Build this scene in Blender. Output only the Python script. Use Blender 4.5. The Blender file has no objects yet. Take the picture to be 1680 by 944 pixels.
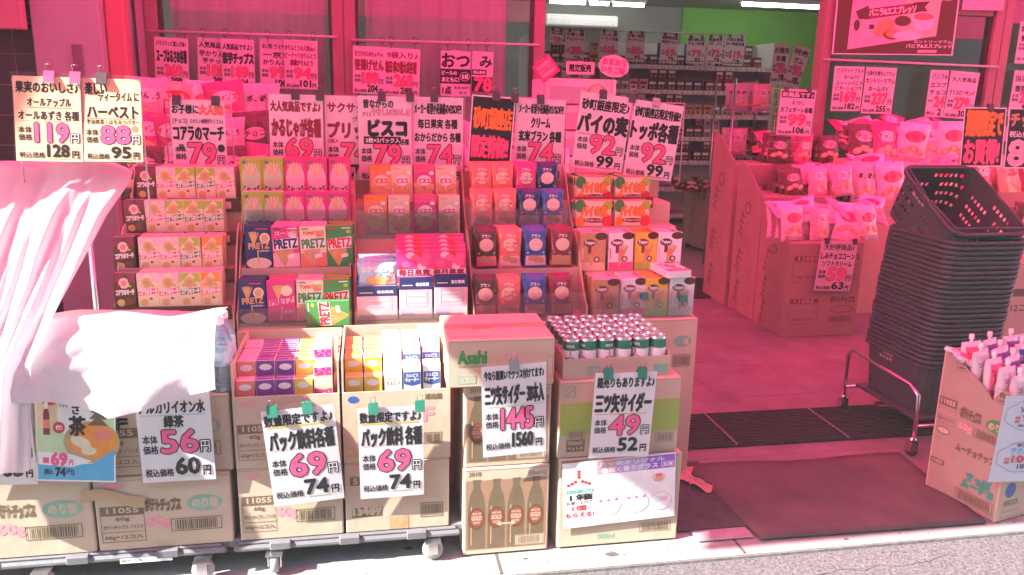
import bpy, math, random
import numpy as np
from mathutils import Vector, Matrix
random.seed(7)
sc = bpy.context.scene
col = sc.collection

# ------------------------------------------------------------------ camera
CAM_H, F_PX, YAW, PITCH, ROLL = 1.36, 1307.0, math.radians(10.4), math.radians(13.3), 0.02
fw = Vector((math.sin(YAW) * math.cos(PITCH), math.cos(YAW) * math.cos(PITCH), -math.sin(PITCH)))
rt0 = Vector((math.cos(YAW), -math.sin(YAW), 0))
up0 = rt0.cross(fw)
rt = rt0 * math.cos(ROLL) + up0 * math.sin(ROLL)
up = up0 * math.cos(ROLL) - rt0 * math.sin(ROLL)
cam = bpy.data.objects.new('camera', bpy.data.cameras.new('camera'))
col.objects.link(cam)
cam.matrix_world = Matrix(((rt.x, up.x, -fw.x, 0), (rt.y, up.y, -fw.y, 0), (rt.z, up.z, -fw.z, CAM_H), (0, 0, 0, 1)))
cam.data.sensor_width = 36
cam.data.lens = 36 * F_PX / 1680
cam.data.clip_start, cam.data.clip_end = 0.05, 500
sc.camera = cam

# ------------------------------------------------------------------ world, sun, exposure
SUN_D = Vector((1.0, 0.24, -0.72)).normalized()        # the way the light travels
to_sun = -SUN_D
w = bpy.data.worlds.new('World')
sc.world = w
w.use_nodes = True
nt = w.node_tree
sky = nt.nodes.new('ShaderNodeTexSky')
sky.sky_type = 'NISHITA'
sky.sun_disc = False
sky.sun_elevation = math.asin(to_sun.z)
sky.sun_rotation = math.atan2(to_sun.x, to_sun.y)
nt.links.new(sky.outputs[0], nt.nodes['Background'].inputs[0])
nt.nodes['Background'].inputs[1].default_value = 0.10
sun = bpy.data.objects.new('sun', bpy.data.lights.new('sun', 'SUN'))
col.objects.link(sun)
sun.data.energy = 5.0
sun.data.angle = math.radians(0.5)
sun.data.color = (1.0, 0.95, 0.87)
sun.rotation_euler = SUN_D.to_track_quat('-Z', 'Y').to_euler()
sun.location = (-6, -6, 8)
vs = sc.view_settings
vs.view_transform = 'Standard'
vs.look = 'None'
vs.gamma = 1
vs.use_curve_mapping = False
vs.exposure = 2.2
sc.cycles.max_bounces = 10
sc.cycles.transparent_max_bounces = 16
sc.cycles.use_denoising = True

def at(px, py, Y):
    """the point on the plane y = Y that the photograph shows at (px, py)"""
    d = fw + rt * ((px - 840) / F_PX) - up * ((py - 472) / F_PX)
    t = Y / d.y
    return Vector((d.x * t, Y, CAM_H + d.z * t))

# ------------------------------------------------------------------ materials
_m = {}
def mat(name, c, rough=0.6, spec=0.3, noise=0.08, scale=9.0, metal=0.0, bump=0.0, bscale=60.0, alpha=1.0, emit=0.0, trans=0.0, two=None, stretch=None):
    if name in _m:
        return _m[name]
    m = bpy.data.materials.new(name)
    m.use_nodes = True
    n, l = m.node_tree.nodes, m.node_tree.links
    p = n['Principled BSDF']
    p.inputs['Base Color'].default_value = (*c, 1)
    p.inputs['Roughness'].default_value = rough
    p.inputs['Specular IOR Level'].default_value = spec
    p.inputs['Metallic'].default_value = metal
    p.inputs['Alpha'].default_value = alpha
    tc = n.new('ShaderNodeTexCoord')
    src = tc.outputs['Object']
    if stretch:
        mp = n.new('ShaderNodeMapping')
        mp.inputs['Scale'].default_value = stretch
        l.new(src, mp.inputs[0])
        src = mp.outputs[0]
    if noise > 0 or two:
        t = n.new('ShaderNodeTexNoise')
        t.inputs['Scale'].default_value = scale
        t.inputs['Detail'].default_value = 5
        t.inputs['Roughness'].default_value = 0.65
        l.new(src, t.inputs['Vector'])
        r = n.new('ShaderNodeValToRGB')
        a = tuple(max(0, x * (1 - noise)) for x in c)
        b = two if two else tuple(min(1, x * (1 + noise)) for x in c)
        r.color_ramp.elements[0].position, r.color_ramp.elements[1].position = 0.3, 0.7
        r.color_ramp.elements[0].color = (*a, 1)
        r.color_ramp.elements[1].color = (*b, 1)
        l.new(t.outputs['Fac'], r.inputs[0])
        l.new(r.outputs[0], p.inputs['Base Color'])
    if bump > 0:
        t2 = n.new('ShaderNodeTexNoise')
        t2.inputs['Scale'].default_value = bscale
        t2.inputs['Detail'].default_value = 4
        l.new(src, t2.inputs['Vector'])
        bp = n.new('ShaderNodeBump')
        bp.inputs['Strength'].default_value = bump
        bp.inputs['Distance'].default_value = 0.01
        l.new(t2.outputs['Fac'], bp.inputs['Height'])
        l.new(bp.outputs[0], p.inputs['Normal'])
    if emit > 0:
        p.inputs['Emission Color'].default_value = (*c, 1)
        p.inputs['Emission Strength'].default_value = emit
    if trans > 0:
        tr = n.new('ShaderNodeBsdfTranslucent')
        tr.inputs[0].default_value = (*c, 1)
        mx = n.new('ShaderNodeMixShader')
        mx.inputs[0].default_value = trans
        l.new(p.outputs[0], mx.inputs[1])
        l.new(tr.outputs[0], mx.inputs[2])
        l.new(mx.outputs[0], n['Material Output'].inputs[0])
    _m[name] = m
    return m

def see_through(name, tint, gloss, fac, rough=0.05, veil=None, veil_fac=0.0):
    """clear film or glass: tinted straight-through light, a reflection and an optional dull veil"""
    if name in _m:
        return _m[name]
    m = bpy.data.materials.new(name)
    m.use_nodes = True
    n, l = m.node_tree.nodes, m.node_tree.links
    n.remove(n['Principled BSDF'])
    t = n.new('ShaderNodeBsdfTransparent')
    t.inputs[0].default_value = (*tint, 1)
    g = n.new('ShaderNodeBsdfGlossy')
    g.inputs[0].default_value = (*gloss, 1)
    g.inputs['Roughness'].default_value = rough
    lw = n.new('ShaderNodeFresnel')
    lw.inputs[0].default_value = 1.45
    ad = n.new('ShaderNodeMath')
    ad.operation = 'ADD'
    ad.inputs[1].default_value = fac
    l.new(lw.outputs[0], ad.inputs[0])
    mx = n.new('ShaderNodeMixShader')
    l.new(ad.outputs[0], mx.inputs[0])
    l.new(t.outputs[0], mx.inputs[1])
    l.new(g.outputs[0], mx.inputs[2])
    out = mx.outputs[0]
    if veil:
        d = n.new('ShaderNodeBsdfDiffuse')
        d.inputs[0].default_value = (*veil, 1)
        m2 = n.new('ShaderNodeMixShader')
        m2.inputs[0].default_value = veil_fac
        l.new(out, m2.inputs[1])
        l.new(d.outputs[0], m2.inputs[2])
        out = m2.outputs[0]
    l.new(out, n['Material Output'].inputs[0])
    _m[name] = m
    return m

INK = {
    'black': (0.02, 0.02, 0.022), 'pink': (0.80, 0.10, 0.26), 'red': (0.62, 0.03, 0.04), 'white': (0.80, 0.80, 0.79),
    'green': (0.06, 0.30, 0.08), 'lime': (0.36, 0.56, 0.06), 'yellow': (0.78, 0.56, 0.06), 'orange': (0.80, 0.28, 0.04),
    'blue': (0.04, 0.11, 0.36), 'navy': (0.02, 0.035, 0.14), 'cyan': (0.10, 0.42, 0.66), 'purple': (0.20, 0.05, 0.30),
    'lilac': (0.50, 0.34, 0.62), 'brown': (0.16, 0.06, 0.03), 'tan': (0.52, 0.33, 0.16), 'grey': (0.30, 0.30, 0.30),
    'cream': (0.74, 0.66, 0.46), 'palepink': (0.78, 0.50, 0.56), 'magenta': (0.62, 0.04, 0.24), 'teal': (0.05, 0.34, 0.26),
    'choco': (0.09, 0.035, 0.02), 'wheat': (0.62, 0.42, 0.16), 'skyblue': (0.40, 0.62, 0.74), 'coral': (0.74, 0.22, 0.16),
    'dim': (0.16, 0.12, 0.07), 'fadegreen': (0.22, 0.42, 0.30), 'fadepink': (0.70, 0.30, 0.34), 'paleblue': (0.60, 0.72, 0.80),
    'silver': (0.56, 0.56, 0.57), 'maroon': (0.22, 0.02, 0.05), 'palegreen': (0.50, 0.66, 0.40), 'beige': (0.70, 0.58, 0.36),
}
PRINT = {}
def film(k):
    """glossy printed plastic for bags"""
    return mat('glossy ' + k, INK[k], 0.13, 0.7, 0.14, 16, bump=0.8, bscale=30)
def M(k):
    if not isinstance(k, str):
        return k
    if k in PRINT:
        return PRINT[k]
    return mat('print ' + k, INK[k], 0.38, 0.4, 0.09, 22)
paper = PRINT['paper'] = mat('card paper', (0.80, 0.78, 0.79), 0.55, 0.25, 0.025, 14, trans=0.18)
PRINT['paper_beige'] = mat('yellowed card paper', (0.78, 0.66, 0.40), 0.55, 0.25, 0.03, 14, trans=0.15)
PRINT['paper_blue'] = mat('pale blue card paper', (0.60, 0.74, 0.80), 0.5, 0.25, 0.03, 14, trans=0.15)
PRINT['board'] = mat('corrugated board', (0.55, 0.44, 0.325), 0.85, 0.15, 0.11, 4, bump=0.25, bscale=14)
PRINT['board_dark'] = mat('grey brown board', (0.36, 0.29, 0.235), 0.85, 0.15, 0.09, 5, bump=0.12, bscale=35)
PRINT['tape'] = mat('brown packing tape', (0.50, 0.32, 0.16), 0.3, 0.5, 0.12, 18, bump=0.3, bscale=30)
PRINT['film'] = see_through('clear film', (0.93, 0.93, 0.94), (0.9, 0.9, 0.9), 0.03, 0.12, (0.8, 0.8, 0.8), 0.10)
PRINT['sleeve'] = see_through('card sleeve film', (0.97, 0.97, 0.97), (0.9, 0.9, 0.9), 0.012, 0.15, (0.8, 0.8, 0.8), 0.025)
PRINT['foil'] = mat('pouch foil', (0.62, 0.62, 0.64), 0.28, 0.6, 0.06, 20, bump=0.35, bscale=25)
PRINT['clip'] = mat('clip metal', (0.05, 0.06, 0.06), 0.35, 0.5, 0.1, 40)
PRINT['clip_green'] = mat('green clip', (0.03, 0.22, 0.14), 0.35, 0.5, 0.1, 40)
PRINT['steel'] = mat('bright steel', (0.62, 0.62, 0.62), 0.22, 0.5, 0.06, 30, metal=1.0)
PRINT['wire'] = mat('white coated wire', (0.55, 0.54, 0.54), 0.4, 0.4, 0.05, 30)

# ------------------------------------------------------------------ mesh building
E_ = 0.00002
_glyph = {}
def glyph(s, bold=0.0):
    """filled lettering as flat triangles, width and height from its own bounding box"""
    k = (s, bold)
    if k not in _glyph:
        c = bpy.data.curves.new('lettering', 'FONT')
        c.body = s
        c.resolution_u = 2
        c.offset = bold
        o = bpy.data.objects.new('lettering', c)
        col.objects.link(o)
        dg = bpy.context.evaluated_depsgraph_get()
        me = bpy.data.meshes.new_from_object(o.evaluated_get(dg))
        me.calc_loop_triangles()
        n = len(me.vertices)
        v = np.empty(n * 3, np.float32)
        me.vertices.foreach_get('co', v)
        v = v.reshape(-1, 3)[:, :2]
        t = np.empty(len(me.loop_triangles) * 3, np.int32)
        me.loop_triangles.foreach_get('vertices', t)
        bpy.data.objects.remove(o)
        bpy.data.curves.remove(c)
        bpy.data.meshes.remove(me)
        if n:
            lo, hi = v.min(0), v.max(0)
            v = (v - lo) / np.maximum(hi - lo, 1e-6)
            asp = float((hi - lo)[0] / max((hi - lo)[1], 1e-6))
        else:
            asp = 1
        _glyph[k] = (v, t.reshape(-1, 3), asp)
    return _glyph[k]

class MB:
    def __init__(s):
        s.v, s.f, s.mi, s.ms, s.sm = [], [], [], [], []
        s.fr = lambda u, v, l: (u, -l * E_, v)
        s.lay = 1
        s.curved = False
    def slot(s, m):
        m = M(m)
        if m not in s.ms:
            s.ms.append(m)
        return s.ms.index(m)
    def add(s, vs, fs, m, smooth=False):
        b = len(s.v)
        s.v.extend(tuple(map(float, p)) for p in vs)
        i = s.slot(m)
        for f in fs:
            s.f.append(tuple(b + int(k) for k in f))
            s.mi.append(i)
            s.sm.append(smooth)
    # solids
    def box(s, x0, x1, y0, y1, z0, z1, m, bev=0.0):
        if bev <= 0:
            vs = [(x, y, z) for z in (z0, z1) for y in (y0, y1) for x in (x0, x1)]
            s.add(vs, [(0, 2, 3, 1), (4, 5, 7, 6), (0, 1, 5, 4), (2, 6, 7, 3), (0, 4, 6, 2), (1, 3, 7, 5)], m)
        else:
            b = bev
            vs, idx = [], {}
            for i, x in enumerate((x0, x1)):
                for j, y in enumerate((y0, y1)):
                    for k, z in enumerate((z0, z1)):
                        sx, sy, sz = (b if i == 0 else -b), (b if j == 0 else -b), (b if k == 0 else -b)
                        idx[i, j, k] = len(vs)
                        vs += [(x, y + sy, z + sz), (x + sx, y, z + sz), (x + sx, y + sy, z)]
            fs = []
            for a, (n1, n2) in enumerate(((1, 2), (0, 2), (0, 1))):
                for e in (0, 1):
                    q = []
                    for p_, q_ in ((0, 0), (1, 0), (1, 1), (0, 1)):
                        t = [0, 0, 0]
                        t[a], t[n1], t[n2] = e, p_, q_
                        q.append(idx[tuple(t)] + a)
                    fs.append(q)
                for p_ in (0, 1):
                    for q_ in (0, 1):
                        t0, t1 = [0, 0, 0], [0, 0, 0]
                        t0[n1] = t1[n1] = p_
                        t0[n2] = t1[n2] = q_
                        t1[a] = 1
                        i0, i1 = idx[tuple(t0)], idx[tuple(t1)]
                        fs.append((i0 + n1, i1 + n1, i1 + n2, i0 + n2))
            for i in idx.values():
                fs.append((i, i + 1, i + 2))
            s.add(vs, fs, m)
    def prism(s, pts, y0, y1, m):
        """outline in (x, z) drawn out from y0 to y1"""
        n = len(pts)
        s.add([(x, y0, z) for x, z in pts] + [(x, y1, z) for x, z in pts],
              [tuple(range(n)), tuple(range(2 * n - 1, n - 1, -1))] + [(i, i + n, (i + 1) % n + n, (i + 1) % n) for i in range(n)], m)
    def prism_x(s, pts, x0, x1, m):
        """outline in (y, z) drawn out from x0 to x1"""
        n = len(pts)
        s.add([(x0, y, z) for y, z in pts] + [(x1, y, z) for y, z in pts],
              [tuple(range(n)), tuple(range(2 * n - 1, n - 1, -1))] + [(i, i + n, (i + 1) % n + n, (i + 1) % n) for i in range(n)], m)
    def lathe(s, prof, cx, cy, m, n=16, smooth=True, mats=None):
        vs = [(cx + r * math.cos(2 * math.pi * k / n), cy + r * math.sin(2 * math.pi * k / n), z) for r, z in prof for k in range(n)]
        for i in range(len(prof) - 1):
            b = [vs[i * n + k] for k in range(n)] + [vs[(i + 1) * n + k] for k in range(n)]
            s.add(b, [(k, (k + 1) % n, n + (k + 1) % n, n + k) for k in range(n)], mats[i] if mats else m, smooth)
        s.add(vs[:n], [tuple(range(n - 1, -1, -1))], mats[0] if mats else m)
        s.add(vs[-n:], [tuple(range(n))], mats[-1] if mats else m)
    def tube(s, path, r, m, n=8):
        path = [Vector(p) for p in path]
        rings = []
        for i, p in enumerate(path):
            d = (path[min(i + 1, len(path) - 1)] - path[max(i - 1, 0)]).normalized()
            a = d.cross(Vector((0, 0, 1)))
            if a.length < 1e-3:
                a = d.cross(Vector((1, 0, 0)))
            a.normalize()
            b = d.cross(a)
            rings += [tuple(p + (a * math.cos(2 * math.pi * k / n) + b * math.sin(2 * math.pi * k / n)) * r) for k in range(n)]
        fs = [(i * n + k, i * n + (k + 1) % n, (i + 1) * n + (k + 1) % n, (i + 1) * n + k) for i in range(len(path) - 1) for k in range(n)]
        fs += [tuple(range(n - 1, -1, -1)), tuple(range((len(path) - 1) * n, len(path) * n))]
        s.add(rings, fs, m, True)
    def grid(s, fn, nu, nv, m, smooth=True, skip=None):
        vs = [fn(i / nu, j / nv) for j in range(nv + 1) for i in range(nu + 1)]
        fs = [(j * (nu + 1) + i, j * (nu + 1) + i + 1, (j + 1) * (nu + 1) + i + 1, (j + 1) * (nu + 1) + i)
              for j in range(nv) for i in range(nu) if not (skip and skip(i, j))]
        s.add(vs, fs, m, smooth)
    # flat print on the current face: s.fr maps (u right, v up, layer) to a point
    def front(s, x0, y, z0):
        s.fr = lambda u, v, l: (x0 + u, y - l * E_, z0 + v)
        s.lay = 1
    def side(s, x, y1, z0):                # the face looking to -x, u runs from the back to the front
        s.fr = lambda u, v, l: (x - l * E_, y1 - u, z0 + v)
        s.lay = 1
    def top(s, x0, y0, z):
        s.fr = lambda u, v, l: (x0 + u, y0 + v, z + l * E_)
        s.lay = 1
    def flat(s, pts, fs, m, up=1):
        s.lay += up
        s.add([s.fr(u, v, s.lay) for u, v in pts], fs, m)
    def rect(s, x0, y0, x1, y1, m, n=1):
        pts = [(x0 + (x1 - x0) * i / n, y0 + (y1 - y0) * j / n) for j in range(n + 1) for i in range(n + 1)]
        s.flat(pts, [(j * (n + 1) + i, j * (n + 1) + i + 1, (j + 1) * (n + 1) + i + 1, (j + 1) * (n + 1) + i) for j in range(n) for i in range(n)], m)
    def frame(s, x0, y0, x1, y1, t, m):
        s.rect(x0, y0, x1, y0 + t, m)
        s.rect(x0, y1 - t, x1, y1, m)
        s.rect(x0, y0, x0 + t, y1, m)
        s.rect(x1 - t, y0, x1, y1, m)
    def poly(s, pts, m):
        s.flat(pts, [tuple(range(len(pts)))], m)
    def disc(s, cx, cy, rx, ry, m, n=18, a0=0.0, a1=2 * math.pi, rot=0.0):
        pts = []
        for k in range(n):
            a = a0 + (a1 - a0) * k / (n if abs(a1 - a0 - 2 * math.pi) < 1e-6 else n - 1)
            x, y = rx * math.cos(a), ry * math.sin(a)
            pts.append((cx + x * math.cos(rot) - y * math.sin(rot), cy + x * math.sin(rot) + y * math.cos(rot)))
        if s.curved:
            full = [(cx + (x - cx) * q, cy + (y - cy) * q) for q in (1, 0.66, 0.33) for x, y in pts] + [(cx, cy)]
            fs = [(i * n + k, i * n + (k + 1) % n, (i + 1) * n + (k + 1) % n, (i + 1) * n + k) for i in range(2) for k in range(n)] + [(2 * n + k, 2 * n + (k + 1) % n, 3 * n) for k in range(n)]
            s.flat(full, fs, m)
        else:
            s.flat(pts, [tuple(range(len(pts)))], m)
    def line(s, x0, y0, x1, y1, t, m):
        d = Vector((x1 - x0, y1 - y0))
        if d.length < 1e-9:
            return
        n_ = Vector((-d.y, d.x)).normalized() * (t / 2)
        s.flat([(x0 - n_.x, y0 - n_.y), (x1 - n_.x, y1 - n_.y), (x1 + n_.x, y1 + n_.y), (x0 + n_.x, y0 + n_.y)], [(0, 1, 2, 3)], m)
    def text(s, t, x0, y0, x1, y1, m, bold=0.0, keep=False, tilt=0.0, k=6):
        """lettering filling the box; bold = pen thickness as a share of the height"""
        v, f, asp = glyph(t)
        w_, h_ = x1 - x0, y1 - y0
        if keep and asp * h_ < w_:
            x0 += (w_ - asp * h_) / 2
            w_ = asp * h_
        cs, sn = math.cos(tilt), math.sin(tilt)
        offs = [(0, 0)] if bold <= 0 else [(bold * h_ * math.cos(2 * math.pi * q / k + 0.4), bold * h_ * math.sin(2 * math.pi * q / k + 0.4)) for q in range(k)]
        cx, cy = x0 + w_ / 2, y0 + h_ / 2
        for ox, oy in offs:
            X = (v[:, 0] - 0.5) * w_
            Y = (v[:, 1] - 0.5) * h_
            pts = zip(X * cs - Y * sn + cx + ox, X * sn + Y * cs + cy + oy)
            s.flat(list(pts), f, m, 0.35)
        s.lay += 0.65
    def barcode(s, x0, y0, x1, y1, m='dim', frame=True):
        rnd = random.Random(int(abs(x0 * 7919 + y0 * 104729) * 1000))
        if frame:
            s.frame(x0, y0, x1, y1, (y1 - y0) * 0.05, m)
        p = (x1 - x0) * 0.08
        x = x0 + p
        while x < x1 - p:
            wd = rnd.choice((0.012, 0.02, 0.03)) * (x1 - x0)
            s.rect(x, y0 + (y1 - y0) * 0.12, min(x + wd, x1 - p), y1 - (y1 - y0) * 0.12, m); s.lay -= 1
            x += wd + rnd.choice((0.012, 0.016, 0.022)) * (x1 - x0)
    def mesh(s, name):
        me = bpy.data.meshes.new(name)
        me.from_pydata(s.v, [], s.f)
        for m in s.ms:
            me.materials.append(m)
        me.polygons.foreach_set('material_index', s.mi)
        me.polygons.foreach_set('use_smooth', s.sm)
        me.update()
        return me

def put(name, me, parent=None, loc=(0, 0, 0), rz=0.0, label=None, cat=None, group=None, kind=None, mw=None):
    if isinstance(me, MB):
        me = me.mesh(name)
    o = bpy.data.objects.new(name, me)
    col.objects.link(o)
    o.location = loc
    o.rotation_euler = (0, 0, rz)
    if mw is not None:
        o.matrix_world = mw
    if parent:
        o.parent = parent
    tag(o, label, cat, group, kind)
    return o
def tag(o, label=None, cat=None, group=None, kind=None):
    for k, v in (('label', label), ('category', cat), ('group', group), ('kind', kind)):
        if v:
            o[k] = v
def root(name, loc, label, cat, group=None, rz=0.0):
    o = bpy.data.objects.new(name, None)
    col.objects.link(o)
    o.empty_display_size = 0.05
    o.location = loc
    o.rotation_euler = (0, 0, rz)
    tag(o, label, cat, group)
    return o
def dup(o, loc, rz=None, label=None, group=None):
    c = o.copy()
    col.objects.link(c)
    c.location = loc
    if rz is not None:
        c.rotation_euler = (0, 0, rz)
    if label:
        c['label'] = label
    if group:
        c['group'] = group
    for ch in o.children:
        d = ch.copy()
        col.objects.link(d)
        d.parent = c
        for g in ch.children:
            e = g.copy()
            col.objects.link(e)
            e.parent = d
    return c
ORD = ['first', 'second', 'third', 'fourth', 'fifth', 'sixth', 'seventh', 'eighth', 'ninth', 'tenth', 'eleventh', 'twelfth', 'thirteenth', 'fourteenth', 'fifteenth',
       'sixteenth', 'seventeenth', 'eighteenth', 'nineteenth', 'twentieth', 'twenty-first', 'twenty-second', 'twenty-third', 'twenty-fourth', 'twenty-fifth', 'twenty-sixth', 'twenty-seventh', 'twenty-eighth', 'twenty-ninth', 'thirtieth']
# ------------------------------------------------------------------ the setting
asphalt = mat('asphalt', (0.075, 0.078, 0.08), 0.9, 0.2, 0.4, 110, two=(0.20, 0.21, 0.22), bump=0.5, bscale=220)
gutter = mat('pale concrete', (0.30, 0.295, 0.285), 0.85, 0.2, 0.14, 12, bump=0.2, bscale=90)
porch_c = mat('worn concrete floor', (0.22, 0.195, 0.19), 0.6, 0.3, 0.25, 5, bump=0.15, bscale=40)
shop_c = mat('shop floor tile', (0.42, 0.43, 0.38), 0.35, 0.4, 0.06, 3)
dark_mat = mat('dark entrance matting', (0.045, 0.042, 0.043), 0.95, 0.1, 0.3, 60, bump=0.6, bscale=300)
maroon = mat('maroon rubber mat', (0.125, 0.092, 0.092), 0.85, 0.2, 0.22, 5, bump=0.4, bscale=500)
FAC, PIL = 5.4, 4.75

g = MB(); g.box(-60, 60, -60, 60, -0.6, -0.02, asphalt)
crk = mat('asphalt crack', (0.035, 0.035, 0.035), 0.95, 0.1)
rg = random.Random(5)
for x_, y_, L_ in ((1.25, 1.93, 0.55), (0.2, 2.0, 0.3), (2.2, 1.98, 0.4)):
    px_, py_ = x_, y_
    while px_ < x_ + L_:
        qx_, qy_ = px_ + rg.uniform(.02, .05), py_ + rg.uniform(-.012, .014)
        g.top(0, 0, -0.0197); g.line(px_, py_, qx_, qy_, rg.uniform(.0015, .004), crk); px_, py_ = qx_, qy_
put('street', g, kind='structure')
g = MB(); g.box(-14, 20, 2.06, 2.30, -0.3, -0.004, gutter, 0.004)
for x in (-5.2, -3.4, -1.6, 0.36, 1.13, 2.9, 4.7):
    g.box(x, x + 0.008, 2.062, 2.30, -0.01, -0.0025, mat('joint', (0.10, 0.095, 0.09), 0.9, 0.1))
gr_m = mat('street grime', (0.09, 0.085, 0.08), 0.9, 0.1, 0.3, 30)
rg = random.Random(11)
for cx_, cy_, rx_, ry_ in [(0.72, 2.115, 0.022, 0.012), (0.1, 2.24, 0.016, 0.010), (1.5, 2.09, 0.010, 0.006), (0.45, 2.13, 0.008, 0.005)] + [(rg.uniform(-.6, 2.4), rg.uniform(2.07, 2.14), rg.uniform(.002, .006), rg.uniform(.002, .004)) for _ in range(26)]:
    g.top(cx_, cy_, -0.0036); g.poly([(rx_ * (1 + .3 * rg.uniform(-1, 1)) * math.cos(2 * math.pi * k / 12), ry_ * (1 + .3 * rg.uniform(-1, 1)) * math.sin(2 * math.pi * k / 12)) for k in range(12)], gr_m)
dirt = mat('kerb dirt line', (0.16, 0.15, 0.14), 0.95, 0.1, 0.4, 40)
g.box(-14, 20, 2.056, 2.0595, -0.02, -0.012, dirt)
put('gutter', g, kind='structure')
g = MB(); g.box(-14, 20, 2.30, FAC, -0.3, 0.0, porch_c)
joint = mat('floor joint', (0.24, 0.20, 0.20), 0.9, 0.1)
for x0, x1, y0, y1 in ((1.62, 1.625, 3.32, 3.84), (2.1, 2.105, 3.32, 3.84), (1.62, 2.1, 3.32, 3.324), (1.62, 2.1, 3.836, 3.84), (-4, 8, 2.70, 2.704)):
    g.box(x0, x1, y0, y1, -0.01, 0.0015, joint)
put('porch_floor', g, kind='structure')
g = MB(); g.box(-14, 20, FAC, 13.2, -0.3, 0.003, shop_c); put('shop_floor', g, kind='structure')

# grating across the entrance
g = MB(); g.box(0.95, 2.75, 2.79, 3.12, 0.002, 0.012, dark_mat, 0.003)
for k in range(12):
    y = 2.80 + k * 0.0275
    g.box(0.955, 2.745, y, y + 0.010, 0.011, 0.017, mat('grating rib', (0.042, 0.036, 0.038), 0.8, 0.2, 0.2, 30))
for x in (1.45, 1.95, 2.45):
    g.box(x, x + 0.006, 2.792, 3.118, 0.011, 0.0185, joint)
put('drain_grating', g, label='long dark ribbed drain grating across the entrance behind the maroon mat', cat='grating')
g = MB(); g.grid(lambda u, v: (1.195 + u * (0.83 + 0.05 * v) + 0.02 * (1 - v) * (1 - u) - 0.03 * v * (1 - u), 2.115 + v * 0.53 - 0.012 * u, 0.010 + 0.006 * math.sin(u * 9) * math.sin(v * 5) ** 2), 24, 12, maroon)
o = put('door_mat', g, label='large plain maroon rubber mat lying in front of the entrance', cat='mat')
so = o.modifiers.new('thick', 'SOLIDIFY'); so.thickness = 0.007
g = MB(); g.box(0.97, 1.24, 2.20, 2.68, 0.002, 0.007, mat('floor shade grey', (0.085, 0.078, 0.082), 0.95, 0.1, 0.25, 30, bump=0.4, bscale=200), 0.002)  # dark sheet imitating the shade on the grey floor by the cartons
put('door_mat', g, label='dark sheet painted as floor shade, half under the maroon mat beside the soda cartons', cat='mat')
g = MB(); g.box(0, 0.86, 0, 0.62, 0.004, 0.014, dark_mat, 0.004)
put('door_mat', g, loc=(1.98, 5.20, 0), rz=-0.05, label='black mat on the shop floor just inside the doorway', cat='mat')
g = MB(); g.box(1.01, 1.20, 2.135, 2.195, 0, 0.006, mat('dull plate', (0.36, 0.36, 0.37), 0.5, 0.4, 0.12, 20, metal=0.3), 0.002)
put('threshold_strip', g, label='bright metal strip on the kerb beside the dark sheet of floor shade', cat='strip')
# crumpled paper by the mat
def crumple(u, v):
    return (1.10 + 0.075 * u + 0.02 * math.sin(v * 7), 2.44 + 0.19 * v + 0.03 * math.sin(u * 5), 0.012 + 0.010 * abs(math.sin(u * 4 + v * 7)) + 0.006 * math.sin(v * 11 + u * 3) ** 2)
g = MB(); g.grid(crumple, 10, 14, mat('waste paper', (0.62, 0.42, 0.36), 0.8, 0.2, 0.1, 20, trans=0.15), False)
put('crumpled_paper', g, label='crumpled pale paper scrap beside the back corner of the maroon mat', cat='paper')

# facade: frames, panes, doorway
fr_m = mat('window frame paint', (0.34, 0.20, 0.21), 0.45, 0.4, 0.06, 6)
dk_m = mat('dark frame', (0.05, 0.03, 0.032), 0.5, 0.4, 0.1, 6)
wall_m = mat('painted wall', (0.62, 0.56, 0.58), 0.8, 0.2, 0.06, 4, bump=0.08, bscale=60)
glass = see_through('shop window glass', (0.90, 0.90, 0.91), (0.95, 0.95, 0.95), 0.0, 0.03)
g = MB(); g.box(-6, 9, FAC, FAC + 0.16, 2.36, 3.4, wall_m, 0.004); put('wall_above_windows', g, label='painted wall above the shop windows', cat='wall', kind='structure')
def xz(px, py, Y=FAC):
    p = at(px, py, Y)
    return p.x, p.z
XW0, XM, XD0, XD1, XR1 = xz(238, 0)[0], xz(562, 0)[0], xz(893, 0)[0], xz(1352, 0)[0], xz(1645, 0)[0]
def window(x0, x1, z0, z1, label, panes=(), tr=None):
    r = root('shop_window', ((x0 + x1) / 2, FAC, 0), label, 'window')
    f = MB(); t = 0.07
    ox = (x0 + x1) / 2
    a, b = x0 - ox, x1 - ox
    f.box(a, a + t, -0.05, 0.06, z0, z1, fr_m, 0.004); f.box(b - t, b, -0.05, 0.06, z0, z1, fr_m, 0.004)
    f.box(a + t, b - t, -0.045, 0.055, z0, z0 + t, fr_m, 0.004); f.box(a + t, b - t, -0.045, 0.055, z1 - t, z1, fr_m, 0.004)
    f.box(a + t, a + t + 0.02, -0.02, 0.03, z0 + t, z1 - t, dk_m); f.box(b - t - 0.02, b - t, -0.02, 0.03, z0 + t, z1 - t, dk_m)
    for x in panes:
        f.box(x - ox - 0.03, x - ox + 0.03, -0.035, 0.045, z0 + t, z1 - t, fr_m, 0.003)
    if tr:
        f.box(a + t + 0.02, b - t - 0.02, -0.04, 0.05, tr, tr + 0.09, fr_m, 0.004)
    put('frame', f, r)
    p = MB(); p.box(a + t, b - t, 0.0, 0.006, z0 + t, z1 - t, glass); put('pane', p, r)
    return r
window(XW0, XM, 0.25, 2.36, 'wide shop window behind the hanging cards beside the pillar')
window(XM + 0.005, XD0, 0.25, 2.36, 'shop window between the wide window and the doorway')
window(XD1, XR1, 0.25, 2.36, 'dark shop window behind the dessert poster', tr=xz(1600, 27)[1])
window(XR1 + 0.005, XR1 + 1.6, 0.25, 2.36, 'shop window at the far right edge beyond the posters')
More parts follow.
